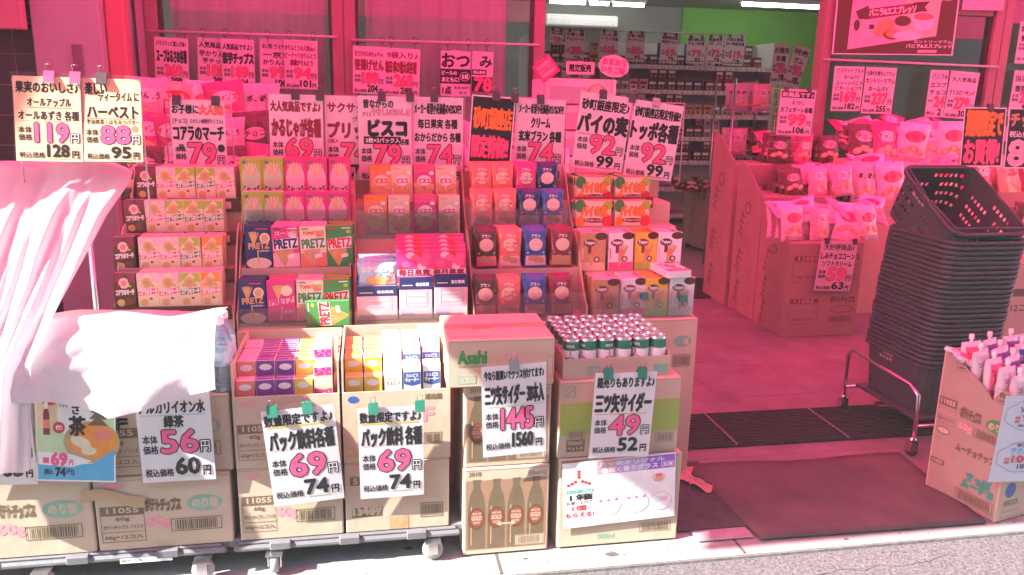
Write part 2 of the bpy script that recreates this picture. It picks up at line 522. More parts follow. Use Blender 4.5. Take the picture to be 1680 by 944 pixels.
for a, b, lb in ((-6, XD0 - 0.0, 'low wall under the left shop windows'), (XD1, 9, 'low wall under the right shop windows')):
    g = MB(); g.box(a, b, FAC - 0.03, FAC + 0.1, 0, 0.249, wall_m, 0.004); put('low_wall', g, label=lb, cat='wall', kind='structure')
# blinds hanging behind the two left windows
bl = mat('pale roller blind', (0.82, 0.70, 0.74), 0.8, 0.2, 0.10, 2.0, trans=0.1, stretch=(6, 1, 0.5))
for a, b, lb in ((XW0 + 0.1, XM - 0.12, 'pale pleated blind behind the wide shop window'), (XM + 0.14, XD0 - 0.22, 'flat pale blind behind the window next to the doorway')):
    g = MB(); g.grid(lambda u, v: (a + (b - a) * u, FAC + 0.20 + 0.012 * math.sin(u * 40 + 2 * math.sin(v * 3)) + 0.006 * math.sin(u * 91), 0.7 + 1.66 * v), 90, 6, bl)
    put('window_blind', g, label=lb, cat='blind')
# left pillar, neighbour wall
pil_m = mat('white pillar render', (0.46, 0.45, 0.47), 0.8, 0.2, 0.06, 8, bump=0.15, bscale=70)
x0, x1 = xz(46, 0, PIL)[0], xz(160, 0, PIL)[0]
g = MB(); g.box(x0, x1, PIL, FAC + 0.2, 0, 3.4, pil_m, 0.006)
r = put('pillar', g, label='white rendered pillar at the left end of the shop front', cat='pillar')
a = xz(118, 73, PIL); b = xz(140, 125, PIL)
g = MB(); g.box(a[0], b[0], PIL - 0.012, PIL - 0.001, b[1], a[1], mat('grey junction plate', (0.22, 0.16, 0.20), 0.6, 0.3), 0.003)
put('wall_plate', g, r)
xa, xb = x1, XW0 - 0.01
g = MB(); g.box(xa + 0.002, xa + 0.10, PIL + 0.08, PIL + 0.18, 0, 3.3, mat('rose painted panel', (0.62, 0.16, 0.22), 0.5, 0.35, 0.08, 5), 0.01)
put('downpipe', g, label='square rose painted downpipe beside the white pillar', cat='pipe')
g = MB(); g.box(xa + 0.02, xb, FAC - 0.02, FAC + 0.1, 0, 3.2, wall_m, 0.004); put('wall_strip', g, label='narrow wall strip between the pillar and the wide window', cat='wall', kind='structure')
tile = mat('dark wall tile', (0.05, 0.05, 0.055), 0.25, 0.5, 0.2, 4)
g = MB(); g.box(-4, x0 - 0.01, PIL + 0.06, PIL + 0.3, 0, 3.4, tile)
gm = mat('tile joint', (0.16, 0.14, 0.15), 0.8, 0.2)
for k in range(18):
    g.box(-4, x0 - 0.011, PIL + 0.0575, PIL + 0.061, 0.1 + k * 0.16, 0.106 + k * 0.16, gm)
for k in range(14):
    g.box(x0 - 0.12 - k * 0.2, x0 - 0.114 - k * 0.2, PIL + 0.0578, PIL + 0.061, 0, 3.3, gm)
put('tiled_wall', g, label='dark tiled wall of the neighbouring building left of the pillar', cat='wall')
a = xz(-30, 47, PIL - 0.1); b = xz(41, 47, PIL - 0.1)
g = MB(); g.box(a[0] - 0.6, b[0], PIL - 0.12, PIL - 0.06, a[1], a[1] + 0.5, mat('rose sign board', (0.55, 0.22, 0.30), 0.5, 0.3, 0.06, 5), 0.006)
put('sign_board', g, label='blank rose board on the dark tiled wall', cat='sign')

g = MB(); g.box(-9, -2.32, 2.12, 9, 0, 3.05, pil_m, 0.01); put('left_sun_block', g, label='unseen low block added to shade the pillar, beyond the left end of the awning', cat='building')  # unseen block, sized and placed to keep direct sun off the pillar
# the other side of the narrow street, behind the viewer
opp = mat('opposite render', (0.36, 0.34, 0.33), 0.8, 0.2, 0.10, 2)
for x0_, x1_, h_, lb in ((-13.0, -2.2, 5.9, 'three storey rendered building across the street, towards the open end'), (-2.15, 5.4, 5.6, 'rendered shop building straight across the street'), (5.45, 15.0, 6.1, 'taller rendered building across the street beyond the shop')):
    r = root('opposite_building', ((x0_ + x1_) / 2, -4.2, 0), lb, 'building')
    g = MB(); hw = (x1_ - x0_) / 2; g.box(-hw, hw, -6, 0, 0, h_, opp, 0.02); put('wall', g, r)
    n_ = int(2 * hw / 2.0)
    for k in range(n_):
        for z in (0.6, 3.6):
            x = -hw + 2 * hw * (k + 0.5) / n_
            g = MB(); g.box(x - 0.6, x + 0.6, 0.002, 0.03, z, z + 1.7, fr_m, 0.01); wn = put('window', g, r)
            g = MB(); g.box(x - 0.53, x + 0.53, 0.031, 0.036, z + 0.07, z + 1.63, mat('dark pane', (0.03, 0.035, 0.04), 0.1, 0.5, 0.1, 3)); put('pane', g, wn)
# the red awning overhead, fixed to the wall above the windows
aw = bpy.data.materials.new('red awning fabric'); aw.use_nodes = True
n, l = aw.node_tree.nodes, aw.node_tree.links
n.remove(n['Principled BSDF'])
tl = n.new('ShaderNodeBsdfTranslucent'); tl.inputs[0].default_value = (0.88, 0.026, 0.165, 1)
tp = n.new('ShaderNodeBsdfTransparent'); tp.inputs[0].default_value = (0.88, 0.026, 0.165, 1)
df = n.new('ShaderNodeBsdfDiffuse'); df.inputs[0].default_value = (0.70, 0.03, 0.09, 1)
m1 = n.new('ShaderNodeMixShader'); m1.inputs[0].default_value = 0.10; l.new(tl.outputs[0], m1.inputs[1]); l.new(tp.outputs[0], m1.inputs[2])
m2 = n.new('ShaderNodeMixShader'); m2.inputs[0].default_value = 0.05; l.new(m1.outputs[0], m2.inputs[1]); l.new(df.outputs[0], m2.inputs[2])
l.new(m2.outputs[0], n['Material Output'].inputs[0])
AX0, AX1, AY0, AZ0, AZ1 = -2.05, 8.5, 1.37, 2.22, 3.30
r = root('awning', ((AX0 + AX1) / 2, FAC, AZ1), 'red fabric awning fixed above the shop windows', 'awning')
g = MB(); hw = (AX1 - AX0) / 2
g.grid(lambda u, v: (-hw + 2 * hw * u, (AY0 - FAC) * (1 - v), (AZ0 - AZ1) * (1 - v) - 0.03 * math.sin(math.pi * v) + 0.004 * math.sin(u * 60)), 60, 12, aw); put('fabric', g, r)
g = MB(); g.tube([(-hw, AY0 - FAC, AZ0 - AZ1), (hw, AY0 - FAC, AZ0 - AZ1)], 0.02, 'steel'); put('front_bar', g, r)
for s_ in (-hw + 0.3, hw - 0.3):
    g = MB(); g.tube([(s_, -0.02, -0.6), (s_, (AY0 - FAC) * 0.9, (AZ0 - AZ1) * 0.9 - 0.05)], 0.014, 'steel'); put('arm', g, r)

# ------------------------------------------------------------------ inside the shop
ceil_m = mat('shop ceiling', (0.36, 0.36, 0.34), 0.8, 0.2, 0.04, 3)
g = MB(); g.box(-6, 12, FAC + 0.17, 13.2, 2.75, 2.85, ceil_m); put('shop_ceiling', g, kind='structure')
greenw = mat('green shop wall', (0.22, 0.60, 0.10), 0.6, 0.3, 0.06, 3)
backw = mat('grey green back wall', (0.30, 0.32, 0.29), 0.7, 0.3, 0.06, 3)
YB = 12.0
xg = xz(1118, 40, YB)[0]
g = MB(); g.box(-6, xg, YB, YB + 0.2, 0, 2.75, backw); put('back_wall', g, kind='structure', label='grey back wall of the shop', cat='wall')
g = MB(); g.box(xg, 12, YB - 0.05, YB + 0.2, 0, 2.75, greenw); put('green_back_wall', g, kind='structure', label='green back wall of the shop', cat='wall')
g = MB(); g.box(7.2, 7.4, FAC + 0.2, YB, 0, 2.75, mat('olive grey side wall', (0.20, 0.17, 0.14), 0.7, 0.3, 0.08, 3)); put('shop_side_wall', g, kind='structure', label='olive grey side wall of the shop', cat='wall')
tube_m = mat('lit tube', (1.0, 0.98, 0.94), 0.5, 0.2, 0, emit=5.0)
body_m = mat('lamp body', (0.75, 0.75, 0.74), 0.4, 0.4)
def lamp(xa, xb, ya, yb, lb):
    d = Vector((xb - xa, yb - ya, 0)); L = d.length
    r = root('ceiling_lamp', ((xa + xb) / 2, (ya + yb) / 2, 2.75), lb, 'lamp', 'fluorescent lamps on the shop ceiling', math.atan2(d.y, d.x))
    b = MB(); b.box(-L / 2, L / 2, -0.05, 0.05, -0.06, -0.001, body_m, 0.004); put('lamp_body', b, r)
    b = MB(); b.tube([(-L / 2 + 0.02, 0, -0.085), (L / 2 - 0.02, 0, -0.085)], 0.022, tube_m); put('tube', b, r)
def onz(px, py, z):
    d = fw + rt * ((px - 840) / F_PX) - up * ((py - 472) / F_PX)
    t = (z - CAM_H) / d.z
    return Vector((d.x * t, d.y * t, z))
for (a, b, lb) in (((900, 14), (962, 18), 'leftmost lit tube in the row under the shop ceiling'), ((966, 18), (1000, 20), 'short lit tube between the longer ones in the ceiling row'), ((1004, 20), (1058, 22), 'right lit tube in the ceiling row beside the green wall')):
    p, q = at(*a, 11.2), at(*b, 11.2)
    lamp(p.x, q.x, 11.2, 11.2, lb)
lamp(3.0, 4.2, 8.4, 9.6, 'lit tube running slantwise nearer the door')
lamp(5.0, 6.2, 10.6, 10.6, 'lit tube in front of the green wall')
lamp(-1.5, 0.2, 7.5, 7.5, 'lit tube behind the window blinds')
lamp(4.4, 5.8, 7.0, 7.0, 'lit tube behind the dark dessert poster window')

# thin scattering volume added to imitate milky lens glare
hz = bpy.data.materials.new('glare_haze'); hz.use_nodes = True
n, l = hz.node_tree.nodes, hz.node_tree.links
n.remove(n['Principled BSDF'])
pv = n.new('ShaderNodeVolumePrincipled'); pv.inputs['Color'].default_value = (0.95, 0.95, 0.96, 1); pv.inputs['Density'].default_value = 0.0055
l.new(pv.outputs[0], n['Material Output'].inputs['Volume'])
g = MB(); g.box(-61, 61, -61, 61, -1.6, 6.4, hz); put('glare_haze', g, kind='stuff')
# ------------------------------------------------------------------ price cards
def card_mw(TL, TR, BL, Y, Yb=None):
    a, b, c = at(*TL, Y), at(*TR, Y), at(*BL, Yb or Y)
    u = (b - a); w_ = u.length; u.normalize()
    v = (a - c); v -= u * v.dot(u) * 0.35; h_ = (a - c).length
    v = (v - u * v.dot(u)).normalized()
    n_ = u.cross(v)
    # the local x goes right, the local z up, the local -y towards the street
    o = c.lerp(a - v * h_, 0.5)
    return Matrix(((u.x, -n_.x, v.x, o.x), (u.y, -n_.y, v.y, o.y), (u.z, -n_.z, v.z, o.z), (0, 0, 0, 1))), w_, h_

def card(label, TL, TR, BL, Y, design, group=None, stock='paper', clips=(), Yb=None, name='price_card', cat='price card', curl=0.0018, sleeve=True, clip_m='clip', wave=0.0):
    mw, w_, h_ = card_mw(TL, TR, BL, Y, Yb)
    ph = random.uniform(0, 6)
    mb = MB()
    f_ = lambda u, v: -curl * math.sin(math.pi * u / w_) * (0.4 + 0.6 * math.sin(ph + 3 * v / h_)) - wave * (1 - v / h_) * math.sin(5 * u / w_ + ph)
    mb.fr = lambda u, v, l: (u, f_(u, v) - l * E_, v)
    mb.lay = 0
    mb.rect(0, 0, w_, h_, stock, 10)
    mb.fr = lambda u, v, l: (u, f_(u, v) + 0.0012 - l * E_, v)
    mb.lay = 0
    mb.rect(0, 0, w_, h_, stock, 10)
    if sleeve:
        mb.fr = lambda u, v, l: (u, f_(u, v) + 0.0022, v)
        mb.rect(-0.006, -0.009, w_ + 0.006, h_ + 0.012, 'sleeve', 10)
    mb.fr = lambda u, v, l: (u, f_(u, v) - 0.0004 - l * E_, v)
    mb.lay = 0
    mb.curved = True
    for e in design:
        k = e[0]
        X = lambda q: q * w_
        Yv = lambda q: (1 - q) * h_
        if k == 't':
            _, t, x0, y0, x1, y1, m = e[:7]
            mb.text(t, X(x0), Yv(y1), X(x1), Yv(y0), m, e[7] if len(e) > 7 else 0.0, tilt=e[8] if len(e) > 8 else 0.0)
        elif k == 'o':                                    # outlined lettering
            _, t, x0, y0, x1, y1, m, ol, b1, b2 = e
            mb.text(t, X(x0), Yv(y1), X(x1), Yv(y0), ol, b1, k=10)
            mb.text(t, X(x0), Yv(y1), X(x1), Yv(y0), m, b2, k=8)
        elif k == 'r':
            mb.rect(X(e[1]), Yv(e[4]), X(e[3]), Yv(e[2]), e[5], 14 if e[3] - e[1] > 0.3 else 6)
        elif k == 'f':
            mb.frame(X(e[1]), Yv(e[4]), X(e[3]), Yv(e[2]), e[6] * w_, e[5])
        elif k == 'd':
            mb.disc(X(e[1]), Yv(e[2]), e[3] * w_, e[4] * h_, e[5], rot=e[6] if len(e) > 6 else 0.0)
        elif k == 'l':
            mb.line(X(e[1]), Yv(e[2]), X(e[3]), Yv(e[4]), e[6] * w_, e[5])
        elif k == 'p':
            mb.poly([(X(a), Yv(b)) for a, b in e[1]], e[2])
        elif k == 'b':
            mb.barcode(X(e[1]), Yv(e[4]), X(e[3]), Yv(e[2]), e[5])
    o = put(name, mb, label=label, cat=cat, group=group, mw=mw)
    for cx in clips:
        c = MB(); x = cx * w_
        c.prism_x([(-0.011, h_ - 0.016), (-0.008, h_ - 0.018), (0.0, h_ + 0.012), (0.010, h_ - 0.014), (0.012, h_ - 0.011), (0.004, h_ + 0.016), (-0.004, h_ + 0.016)], x - 0.014, x + 0.014, clip_m)
        c.tube([(x - 0.006, -0.002, h_ + 0.014), (x - 0.008, -0.004, h_ + 0.034), (x + 0.008, -0.004, h_ + 0.034), (x + 0.006, -0.002, h_ + 0.014)], 0.0012, 'steel', 6)
        put('binder_clip', c, o)
    return o

def price(heads, price_, tax, big='pink', under=None, hb=0.04, outline='black', ybig=(0.47, 0.70), ytax=(0.75, 0.92), extra=(), small=0.025, xp=(0.30, 0.79)):
    """the usual shop card: heading lines, price with outline, tax price"""
    d = list(extra)
    for h in heads:
        d.append(('t', *h) if len(h) > 5 else ('t', *h, 'black', hb))
    d.append(('t', '本体', 0.05, ybig[0] + 0.04, 0.25, ybig[0] + 0.115, 'black', small))
    d.append(('t', '価格', 0.05, ybig[0] + 0.13, 0.25, ybig[0] + 0.205, 'black', small))
    d.append(('o', price_, xp[0], ybig[0], xp[1], ybig[1], big, outline, 0.085, 0.038))
    d.append(('o', '円', 0.83, ybig[1] - 0.10, 0.95, ybig[1] + 0.0, 'white', 'black', 0.11, 0.0))
    d.append(('t', '税込価格', 0.05, ytax[1] - 0.07, 0.43, ytax[1], 'black', small))
    d.append(('t', tax, 0.47, ytax[0], 0.79, ytax[1] - 0.015, 'black', 0.06))
    if under:
        d.append(('r', 0.47, ytax[1] - 0.004, 0.80, ytax[1] + 0.008, under))
    d.append(('t', '円', 0.84, ytax[1] - 0.085, 0.94, ytax[1], 'black', 0.045))
    return d

# ------------------------------------------------------------------ cartons
def shell(mb, x0, x1, y0, y1, z0, z1, m='board', tape=True):
    mb.box(x0, x1, y0, y1, z0, z1, m, 0.004)
    if tape:
        yc = (y0 + y1) / 2
        mb.box(x0 + 0.004, x1 - 0.004, yc - 0.024, yc + 0.024, z1 - 0.001, z1 + 0.0008, 'tape')
        mb.box(x0 + 0.004, x1 - 0.004, y0 - 0.0006, y0 + 0.001, z1 - 0.0075, z1 - 0.006, 'board_dark')

def art_chips(mb, w_, h_, maker=True):
    mb.lay = 1
    if maker:
        mb.disc(w_ * 0.14, h_ * 0.90, w_ * 0.085, h_ * 0.045, 'fadepink'); mb.text('コイケヤ', w_ * 0.08, h_ * 0.88, w_ * 0.20, h_ * 0.92, 'board', 0.05)
    mb.text('ポテトチップス', w_ * 0.36, h_ * 0.52, w_ * 0.62, h_ * 0.70, 'dim', 0.075, tilt=-0.04)
    mb.disc(w_ * 0.80, h_ * 0.60, w_ * 0.135, h_ * 0.115, 'fadegreen'); mb.text('のり塩', w_ * 0.71, h_ * 0.54, w_ * 0.90, h_ * 0.67, 'board', 0.06)
    mb.text('60g', w_ * 0.36, h_ * 0.28, w_ * 0.54, h_ * 0.44, 'fadepink', 0.07)
    mb.rect(w_ * 0.03, h_ * 0.50, w_ * 0.35, h_ * 0.62, 'dim'); mb.text('11055', w_ * 0.08, h_ * 0.525, w_ * 0.31, h_ * 0.597, 'board', 0.05)
    mb.frame(w_ * 0.03, h_ * 0.12, w_ * 0.35, h_ * 0.50, w_ * 0.005, 'dim')
    mb.text('60g', w_ * 0.14, h_ * 0.405, w_ * 0.24, h_ * 0.47, 'dim', 0.03)
    mb.text('ポテトチップス ノリシオ', w_ * 0.045, h_ * 0.30, w_ * 0.335, h_ * 0.36, 'dim', 0.02)
    mb.rect(w_ * 0.03, h_ * 0.255, w_ * 0.35, h_ * 0.262, 'dim')
    mb.text('60g×12コ入', w_ * 0.05, h_ * 0.15, w_ * 0.33, h_ * 0.22, 'dim', 0.02)
    mb.barcode(w_ * 0.54, h_ * 0.22, w_ * 0.92, h_ * 0.40)

def carton(label, x0, x1, y0, y1, z0, z1, art=None, group=None, rz=0.0, side_art=None, m='board'):
    w_, d_, h_ = x1 - x0, y1 - y0, z1 - z0
    mb = MB()
    shell(mb, -w_ / 2, w_ / 2, 0, d_, 0, h_, m)
    mb.front(-w_ / 2, -0.0004, 0)
    if art:
        art(mb, w_, h_)
    mb.side(-w_ / 2 - 0.0004, d_, 0)
    if side_art:
        side_art(mb, d_, h_)
    return put('carton', mb, loc=((x0 + x1) / 2, y0, z0), rz=rz, label=label, cat='carton', group=group)

def tray_carton(label, x0, x1, y0, y1, z0, zf, zb, art=None, floor=None, curve=True, cat='display carton', m='board', film=0.0, steps=(), side_art=None, rz=0.0, cut_y=0.30):
    """open carton: low front, sides that swoop up to a high back"""
    w_, d_ = x1 - x0, y1 - y0
    t = 0.005
    f, b = zf - z0, zb - z0
    mb = MB()
    mb.box(-w_ / 2, w_ / 2, 0, t, 0, f, m)
    mb.box(-w_ / 2 + t, w_ / 2 - t, d_ - t, d_, 0, b, m)
    pts = [(t, 0), (d_, 0), (d_, b)]
    if curve:
        n_ = 8
        for k in range(n_ + 1):
            a = k / n_
            pts.append((d_ * (1 - a) * (1 - cut_y) + d_ * cut_y * (1 - a) , f + (b - f) * (0.5 + 0.5 * math.cos(math.pi * a)) if a < 1 else f))
        pts[-1] = (t, f)
    else:
        pts += [(t, b)]
    for s_ in (-1, 1):
        xa = s_ * w_ / 2
        mb.prism_x(pts, min(xa, xa - s_ * t), max(xa, xa - s_ * t), m)
    fz = (floor - z0) if floor is not None else 0.02
    mb.box(-w_ / 2 + t, w_ / 2 - t, t, d_ - t, fz - 0.005, fz, m)
    for (ya, zz) in steps:
        mb.box(-w_ / 2 + t + 0.001, w_ / 2 - t - 0.001, ya - y0, d_ - t - 0.001, fz + 0.0005, zz - z0, m)
    mb.front(-w_ / 2, -0.0006, 0)
    if art:
        art(mb, w_, f)
    mb.side(-w_ / 2 - 0.0006, d_, 0)
    if side_art:
        side_art(mb, d_, f)
    o = put('display_carton', mb, loc=((x0 + x1) / 2, y0, z0), rz=rz, label=label, cat=cat)
    if film > 0:
        fm = MB(); fm.front(-w_ / 2 + 0.002, -0.003, f - 0.03); fm.rect(0, 0, w_ - 0.004, film + 0.03, 'film', 4)
        put('front_film', fm, o)
    return o

# ------------------------------------------------------------------ dollies
def dolly(label, x0, x1, y0, wheels):
    L, D = x1 - x0, 0.46
    pl = mat('grey moulded plastic', (0.15, 0.155, 0.17), 0.5, 0.4, 0.08, 12, bump=0.1, bscale=60)
    r = root('dolly', ((x0 + x1) / 2, y0, 0), label, 'dolly', 'grey plastic dollies under the chip cartons')
    d = MB()
    d.box(-L / 2, L / 2, 0, D, 0.064, 0.082, pl, 0.006)
    d.box(-L / 2 + 0.012, L / 2 - 0.012, 0.010, D - 0.01, 0.082, 0.0905, pl, 0.003)
    for k in (-0.3, 0, 0.3):
        d.box(k * L - 0.03, k * L + 0.03, -0.004, 0.02, 0.066, 0.091, pl, 0.003)
    d.box(L / 2 - 0.03, L / 2 + 0.018, 0.02, D - 0.02, 0.070, 0.098, pl, 0.006)
    d.box(-L / 2 - 0.018, -L / 2 + 0.03, 0.02, D - 0.02, 0.070, 0.098, pl, 0.006)
    put('platform', d, r)
    rub = mat('grey caster rubber', (0.34, 0.34, 0.35), 0.6, 0.3, 0.08, 20)
    for (x, y, side) in wheels:
        fx = (lambda a, b: (a, b)) if not side else (lambda a, b: (b, a))
        c = MB()
        for q in (-0.018, 0.018):
            a0, a1 = (q - 0.002, q + 0.002), (-0.014, 0.014)
            if side:
                a0, a1 = a1, a0
            c.box(x + a0[0], x + a0[1], y + a1[0], y + a1[1], 0.024, 0.0605, 'steel')
        c.box(x - 0.024, x + 0.024, y - 0.024, y + 0.024, 0.0605, 0.0638, 'steel')
        h = put('caster', c, r)
        wv = MB(); n_ = 20
        prof = [(0.006, -0.0115), (0.026, -0.0115), (0.0305, -0.008), (0.0315, 0), (0.0305, 0.008), (0.026, 0.0115), (0.006, 0.0115)]
        vs = []
        for rr, q in prof:
            for k in range(n_):
                dx, dy = (q, rr * math.cos(2 * math.pi * k / n_)) if not side else (rr * math.cos(2 * math.pi * k / n_), q)
                vs.append((x + dx, y + dy, 0.0318 + rr * math.sin(2 * math.pi * k / n_)))
        fs = [(i * n_ + k, i * n_ + (k + 1) % n_, (i + 1) * n_ + (k + 1) % n_, (i + 1) * n_ + k) for i in range(len(prof) - 1) for k in range(n_)]
        fs += [tuple(range(n_)), tuple(range(len(vs) - n_, len(vs)))]
        wv.add(vs, fs, rub, True)
        wv.lathe([(0.0001, 0)], 0, 0, rub, 3) if False else None
        put('wheel', wv, h)
    return r
d1 = dolly('grey plastic dolly under the cloth covered tea cartons', -1.22, -0.425, 2.175, ((0.335, -0.018, 1), (-0.09, -0.010, 1), (0.33, 0.40, 0), (-0.33, 0.40, 0)))
st = MB(); st.front(0, -0.0012, 0); st.rect(0.11, 0.058, 0.25, 0.074, 'white'); st.text('岐サカエ', 0.115, 0.062, 0.17, 0.070, 'black', 0.03)
put('sticker', st, d1)
dolly('grey plastic dolly under the packaged drink trays', -0.405, 0.255, 2.172, ((-0.215, -0.005, 0), (0.245, -0.005, 1), (-0.26, 0.40, 0), (0.26, 0.40, 0)))

# dolly one: potato chip cartons
def art_f(mb, w_, h_):
    art_chips(mb, w_, h_)
    mb.text('F', w_ * 0.20, h_ * 0.62, w_ * 0.28, h_ * 0.74, 'black', 0.09)
carton('brown potato chip carton on the first dolly, bottom left under the tea poster', -1.16, -0.775, 2.19, 2.52, 0.091, 0.325, art_chips)
carton('brown potato chip carton on the first dolly with torn tape over its number', -0.768, -0.405, 2.19, 2.52, 0.091, 0.312, art_chips)
carton('upper brown carton marked F behind the 56 yen card', -0.77, -0.395, 2.20, 2.52, 0.313, 0.545, art_f)
carton('upper brown carton hidden behind the tea poster and the cloth', -1.16, -0.778, 2.20, 2.52, 0.326, 0.545, art_chips)
g = MB(); g.grid(lambda u, v: (-0.80 + 0.165 * u, 2.186 - 0.004 * math.sin(math.pi * v) - 0.010 * u * (1 - u) * 4 * 0.3, 0.245 + 0.034 * v + 0.012 * math.sin(u * 5) - 0.012 * u), 14, 5, mat('loose brown tape', (0.50, 0.36, 0.20), 0.35, 0.4, 0.10, 20, trans=0.1))
put('tape_strip', g, label='torn strip of brown tape across two chip cartons', cat='tape')

# dolly two: four cartons, the upper two open with drinks
def art_lotte(mb, w_, h_):
    mb.text('15489', w_ * 0.07, h_ * 0.25, w_ * 0.34, h_ * 0.40, 'board', 0.05); mb.lay = 1
    mb.rect(w_ * 0.06, h_ * 0.22, w_ * 0.35, h_ * 0.36, 'dim'); mb.text('15489', w_ * 0.08, h_ * 0.245, w_ * 0.33, h_ * 0.335, 'board', 0.05)
    mb.rect(w_ * 0.05, h_ * 0.68, w_ * 0.2, h_ * 0.80, 'dim'); mb.text('5', w_ * 0.08, h_ * 0.70, w_ * 0.12, h_ * 0.78, 'board', 0.06)
    mb.disc(w_ * 0.1, h_ * 0.93, w_ * 0.05, h_ * 0.04, 'fadepink')
    mb.barcode(w_ * 0.72, h_ * 0.16, w_ * 0.94, h_ * 0.37)
    mb.rect(w_ * 0.42, h_ * 0.02, w_ * 0.60, h_ * 0.20, 'tape')
carton('brown potato chip carton at the bottom left of the drink dolly', -0.385, -0.092, 2.19, 2.52, 0.091, 0.318, art_chips)
carton('brown carton numbered 15489 at the bottom right of the drink dolly', -0.085, 0.222, 2.19, 2.52, 0.091, 0.318, art_lotte)
def art_open(mb, w_, h_):
    art_chips(mb, w_, h_)
def art_open2(mb, w_, h_):
    mb.disc(w_ * 0.10, h_ * 0.90, w_ * 0.05, h_ * 0.05, 'blue'); mb.text('湖池屋', w_ * 0.76, h_ * 0.86, w_ * 0.92, h_ * 0.94, 'dim', 0.04)
    mb.text('F', w_ * 0.74, h_ * 0.55, w_ * 0.84, h_ * 0.75, 'fadepink', 0.06)
    mb.barcode(w_ * 0.74, h_ * 0.22, w_ * 0.92, h_ * 0.38); mb.rect(w_ * 0.02, h_ * 0.08, w_ * 0.22, h_ * 0.2, 'tape')
tray_carton('open carton of fruit drink packs behind the first 69 yen card', -0.385, -0.092, 2.19, 2.54, 0.319, 0.535, 0.63, art_open, 0.48, False, 'drink carton')
tray_carton('open carton of cultured drink packs behind the second 69 yen card', -0.085, 0.225, 2.19, 2.54, 0.319, 0.535, 0.635, art_open2, 0.48, False, 'drink carton')
for nm, x0, x1 in (('first', -0.383, -0.094), ('second', -0.083, 0.223)):
    pass

# drink packs
def brick(name, w_, d_, h_, front, top='white'):
    mb = MB()
    mb.box(-w_ / 2, w_ / 2, 0, d_, 0, h_, 'white', 0.0025)
    mb.front(-w_ / 2 + 0.001, -0.0004, 0.001); front(mb, w_ - 0.002, h_ - 0.002)
    mb.top(-w_ / 2 + 0.002, 0.002, h_ + 0.0002); mb.rect(0, 0, w_ - 0.004, d_ - 0.004, top)
    mb.rect(0.0, d_ * 0.42, w_ - 0.004, d_ * 0.5, 'white')
    mb.disc(w_ * 0.7, d_ * 0.25, 0.004, 0.003, 'silver', 8)
    return mb.mesh(name)
def f_fruit(c1, c2, c3, word=None):
    def f(mb, a, h):
        mb.rect(0, 0, a, h, c1); mb.rect(0, h * 0.30, a, h * 0.52, c2)
        mb.disc(a * 0.34, h * 0.26, a * 0.26, h * 0.13, c3); mb.disc(a * 0.68, h * 0.20, a * 0.24, h * 0.12, c3)
        mb.disc(a * 0.55, h * 0.36, a * 0.16, h * 0.06, 'lime'); mb.disc(a * 0.5, h * 0.80, a * 0.36, h * 0.10, 'white')
        if word:
            mb.text(word, a * 0.2, h * 0.75, a * 0.8, h * 0.85, c3, 0.04)
    return f
def f_cul(c1, band, word1, word2, berry=None):
    def f(mb, a, h):
        mb.rect(0, 0, a, h, c1)
        if band:
            mb.rect(0, h * 0.55, a, h * 0.80, band)
            mb.poly([(0, h * 0.55), (a, h * 0.55), (a, h * 0.50), (a * 0.5, h * 0.46), (0, h * 0.52)], band)
        mb.text(word1, a * 0.14, h * 0.68, a * 0.86, h * 0.76, 'white' if band else 'brown', 0.05)
        mb.text(word2, a * 0.10, h * 0.57, a * 0.90, h * 0.66, 'white' if band else 'brown', 0.06)
        rnd = random.Random(3)
        for k in range(26):
            mb.disc(a * rnd.uniform(0.08, 0.92), h * rnd.choice((rnd.uniform(0.04, 0.42), rnd.uniform(0.84, 0.98))), a * 0.05, a * 0.05, berry or 'skyblue', 8)
    return f
BW, BD, BH = 0.051, 0.040, 0.098
K = {
    'apple': (brick('drink_pack', BW, BD, BH, f_fruit('coral', 'palepink', 'red'), 'palepink'), 'pink red apple juice pack'),
    'grape': (brick('drink_pack', BW, BD, BH, f_fruit('purple', 'lilac', 'magenta'), 'purple'), 'purple grape juice pack'),
    'orange': (brick('drink_pack', BW, BD, BH, f_fruit('yellow', 'orange', 'orange'), 'orange'), 'orange juice pack'),
    'lemon': (brick('drink_pack', BW, BD, BH, f_fruit('yellow', 'lime', 'cyan'), 'yellow'), 'yellow green mixed juice pack'),
    'budou': (brick('drink_pack', BW, BD, 0.128, f_cul('magenta', 'beige', '葡萄の', 'カルピス', 'lilac'), 'palepink'), 'pink dotted grape cultured drink pack'),
    'melon': (brick('drink_pack', BW, BD, 0.118, f_cul('white', None, 'メロン', 'カルピス', 'palegreen'), 'palepink'), 'white and green melon drink pack'),
    'calp': (brick('drink_pack', BW, BD, 0.128, f_cul('paleblue', 'blue', 'カルピス', 'ウォーター', 'white'), 'palepink'), 'pale blue dotted cultured drink pack'),
}
def drinks(x0, pitch, cols, y0, z0, where):
    for c, (kind, n, y_off, dz) in enumerate(cols):
        me, lb = K[kind]
        for r_ in range(n):
            put('drink_pack', me, loc=(x0 + pitch * c + random.uniform(-.0015, .0015), y0 + y_off + r_ * (BD + 0.0035), z0 + dz + (0.036 if r_ else -0.006) + random.uniform(0, .003)), rz=random.uniform(-.06, .06),
                label='%s, %s from front, %s column, %s drink carton' % (lb, ORD[r_], ORD[c], where), cat='drink pack', group='drink packs in the open cartons')
drinks(-0.352, 0.0535, (('apple', 6, 0.02, 0), ('grape', 6, 0.02, 0), ('grape', 6, 0.02, 0), ('orange', 6, 0.02, 0), ('budou', 5, 0.02, 0)), 2.20, 0.481, 'first')
drinks(-0.052, 0.0565, (('lemon', 6, 0.02, 0), ('lemon', 6, 0.02, 0), ('melon', 6, 0.02, 0), ('calp', 5, 0.02, 0), ('calp', 6, 0.03, 0)), 2.20, 0.481, 'second')

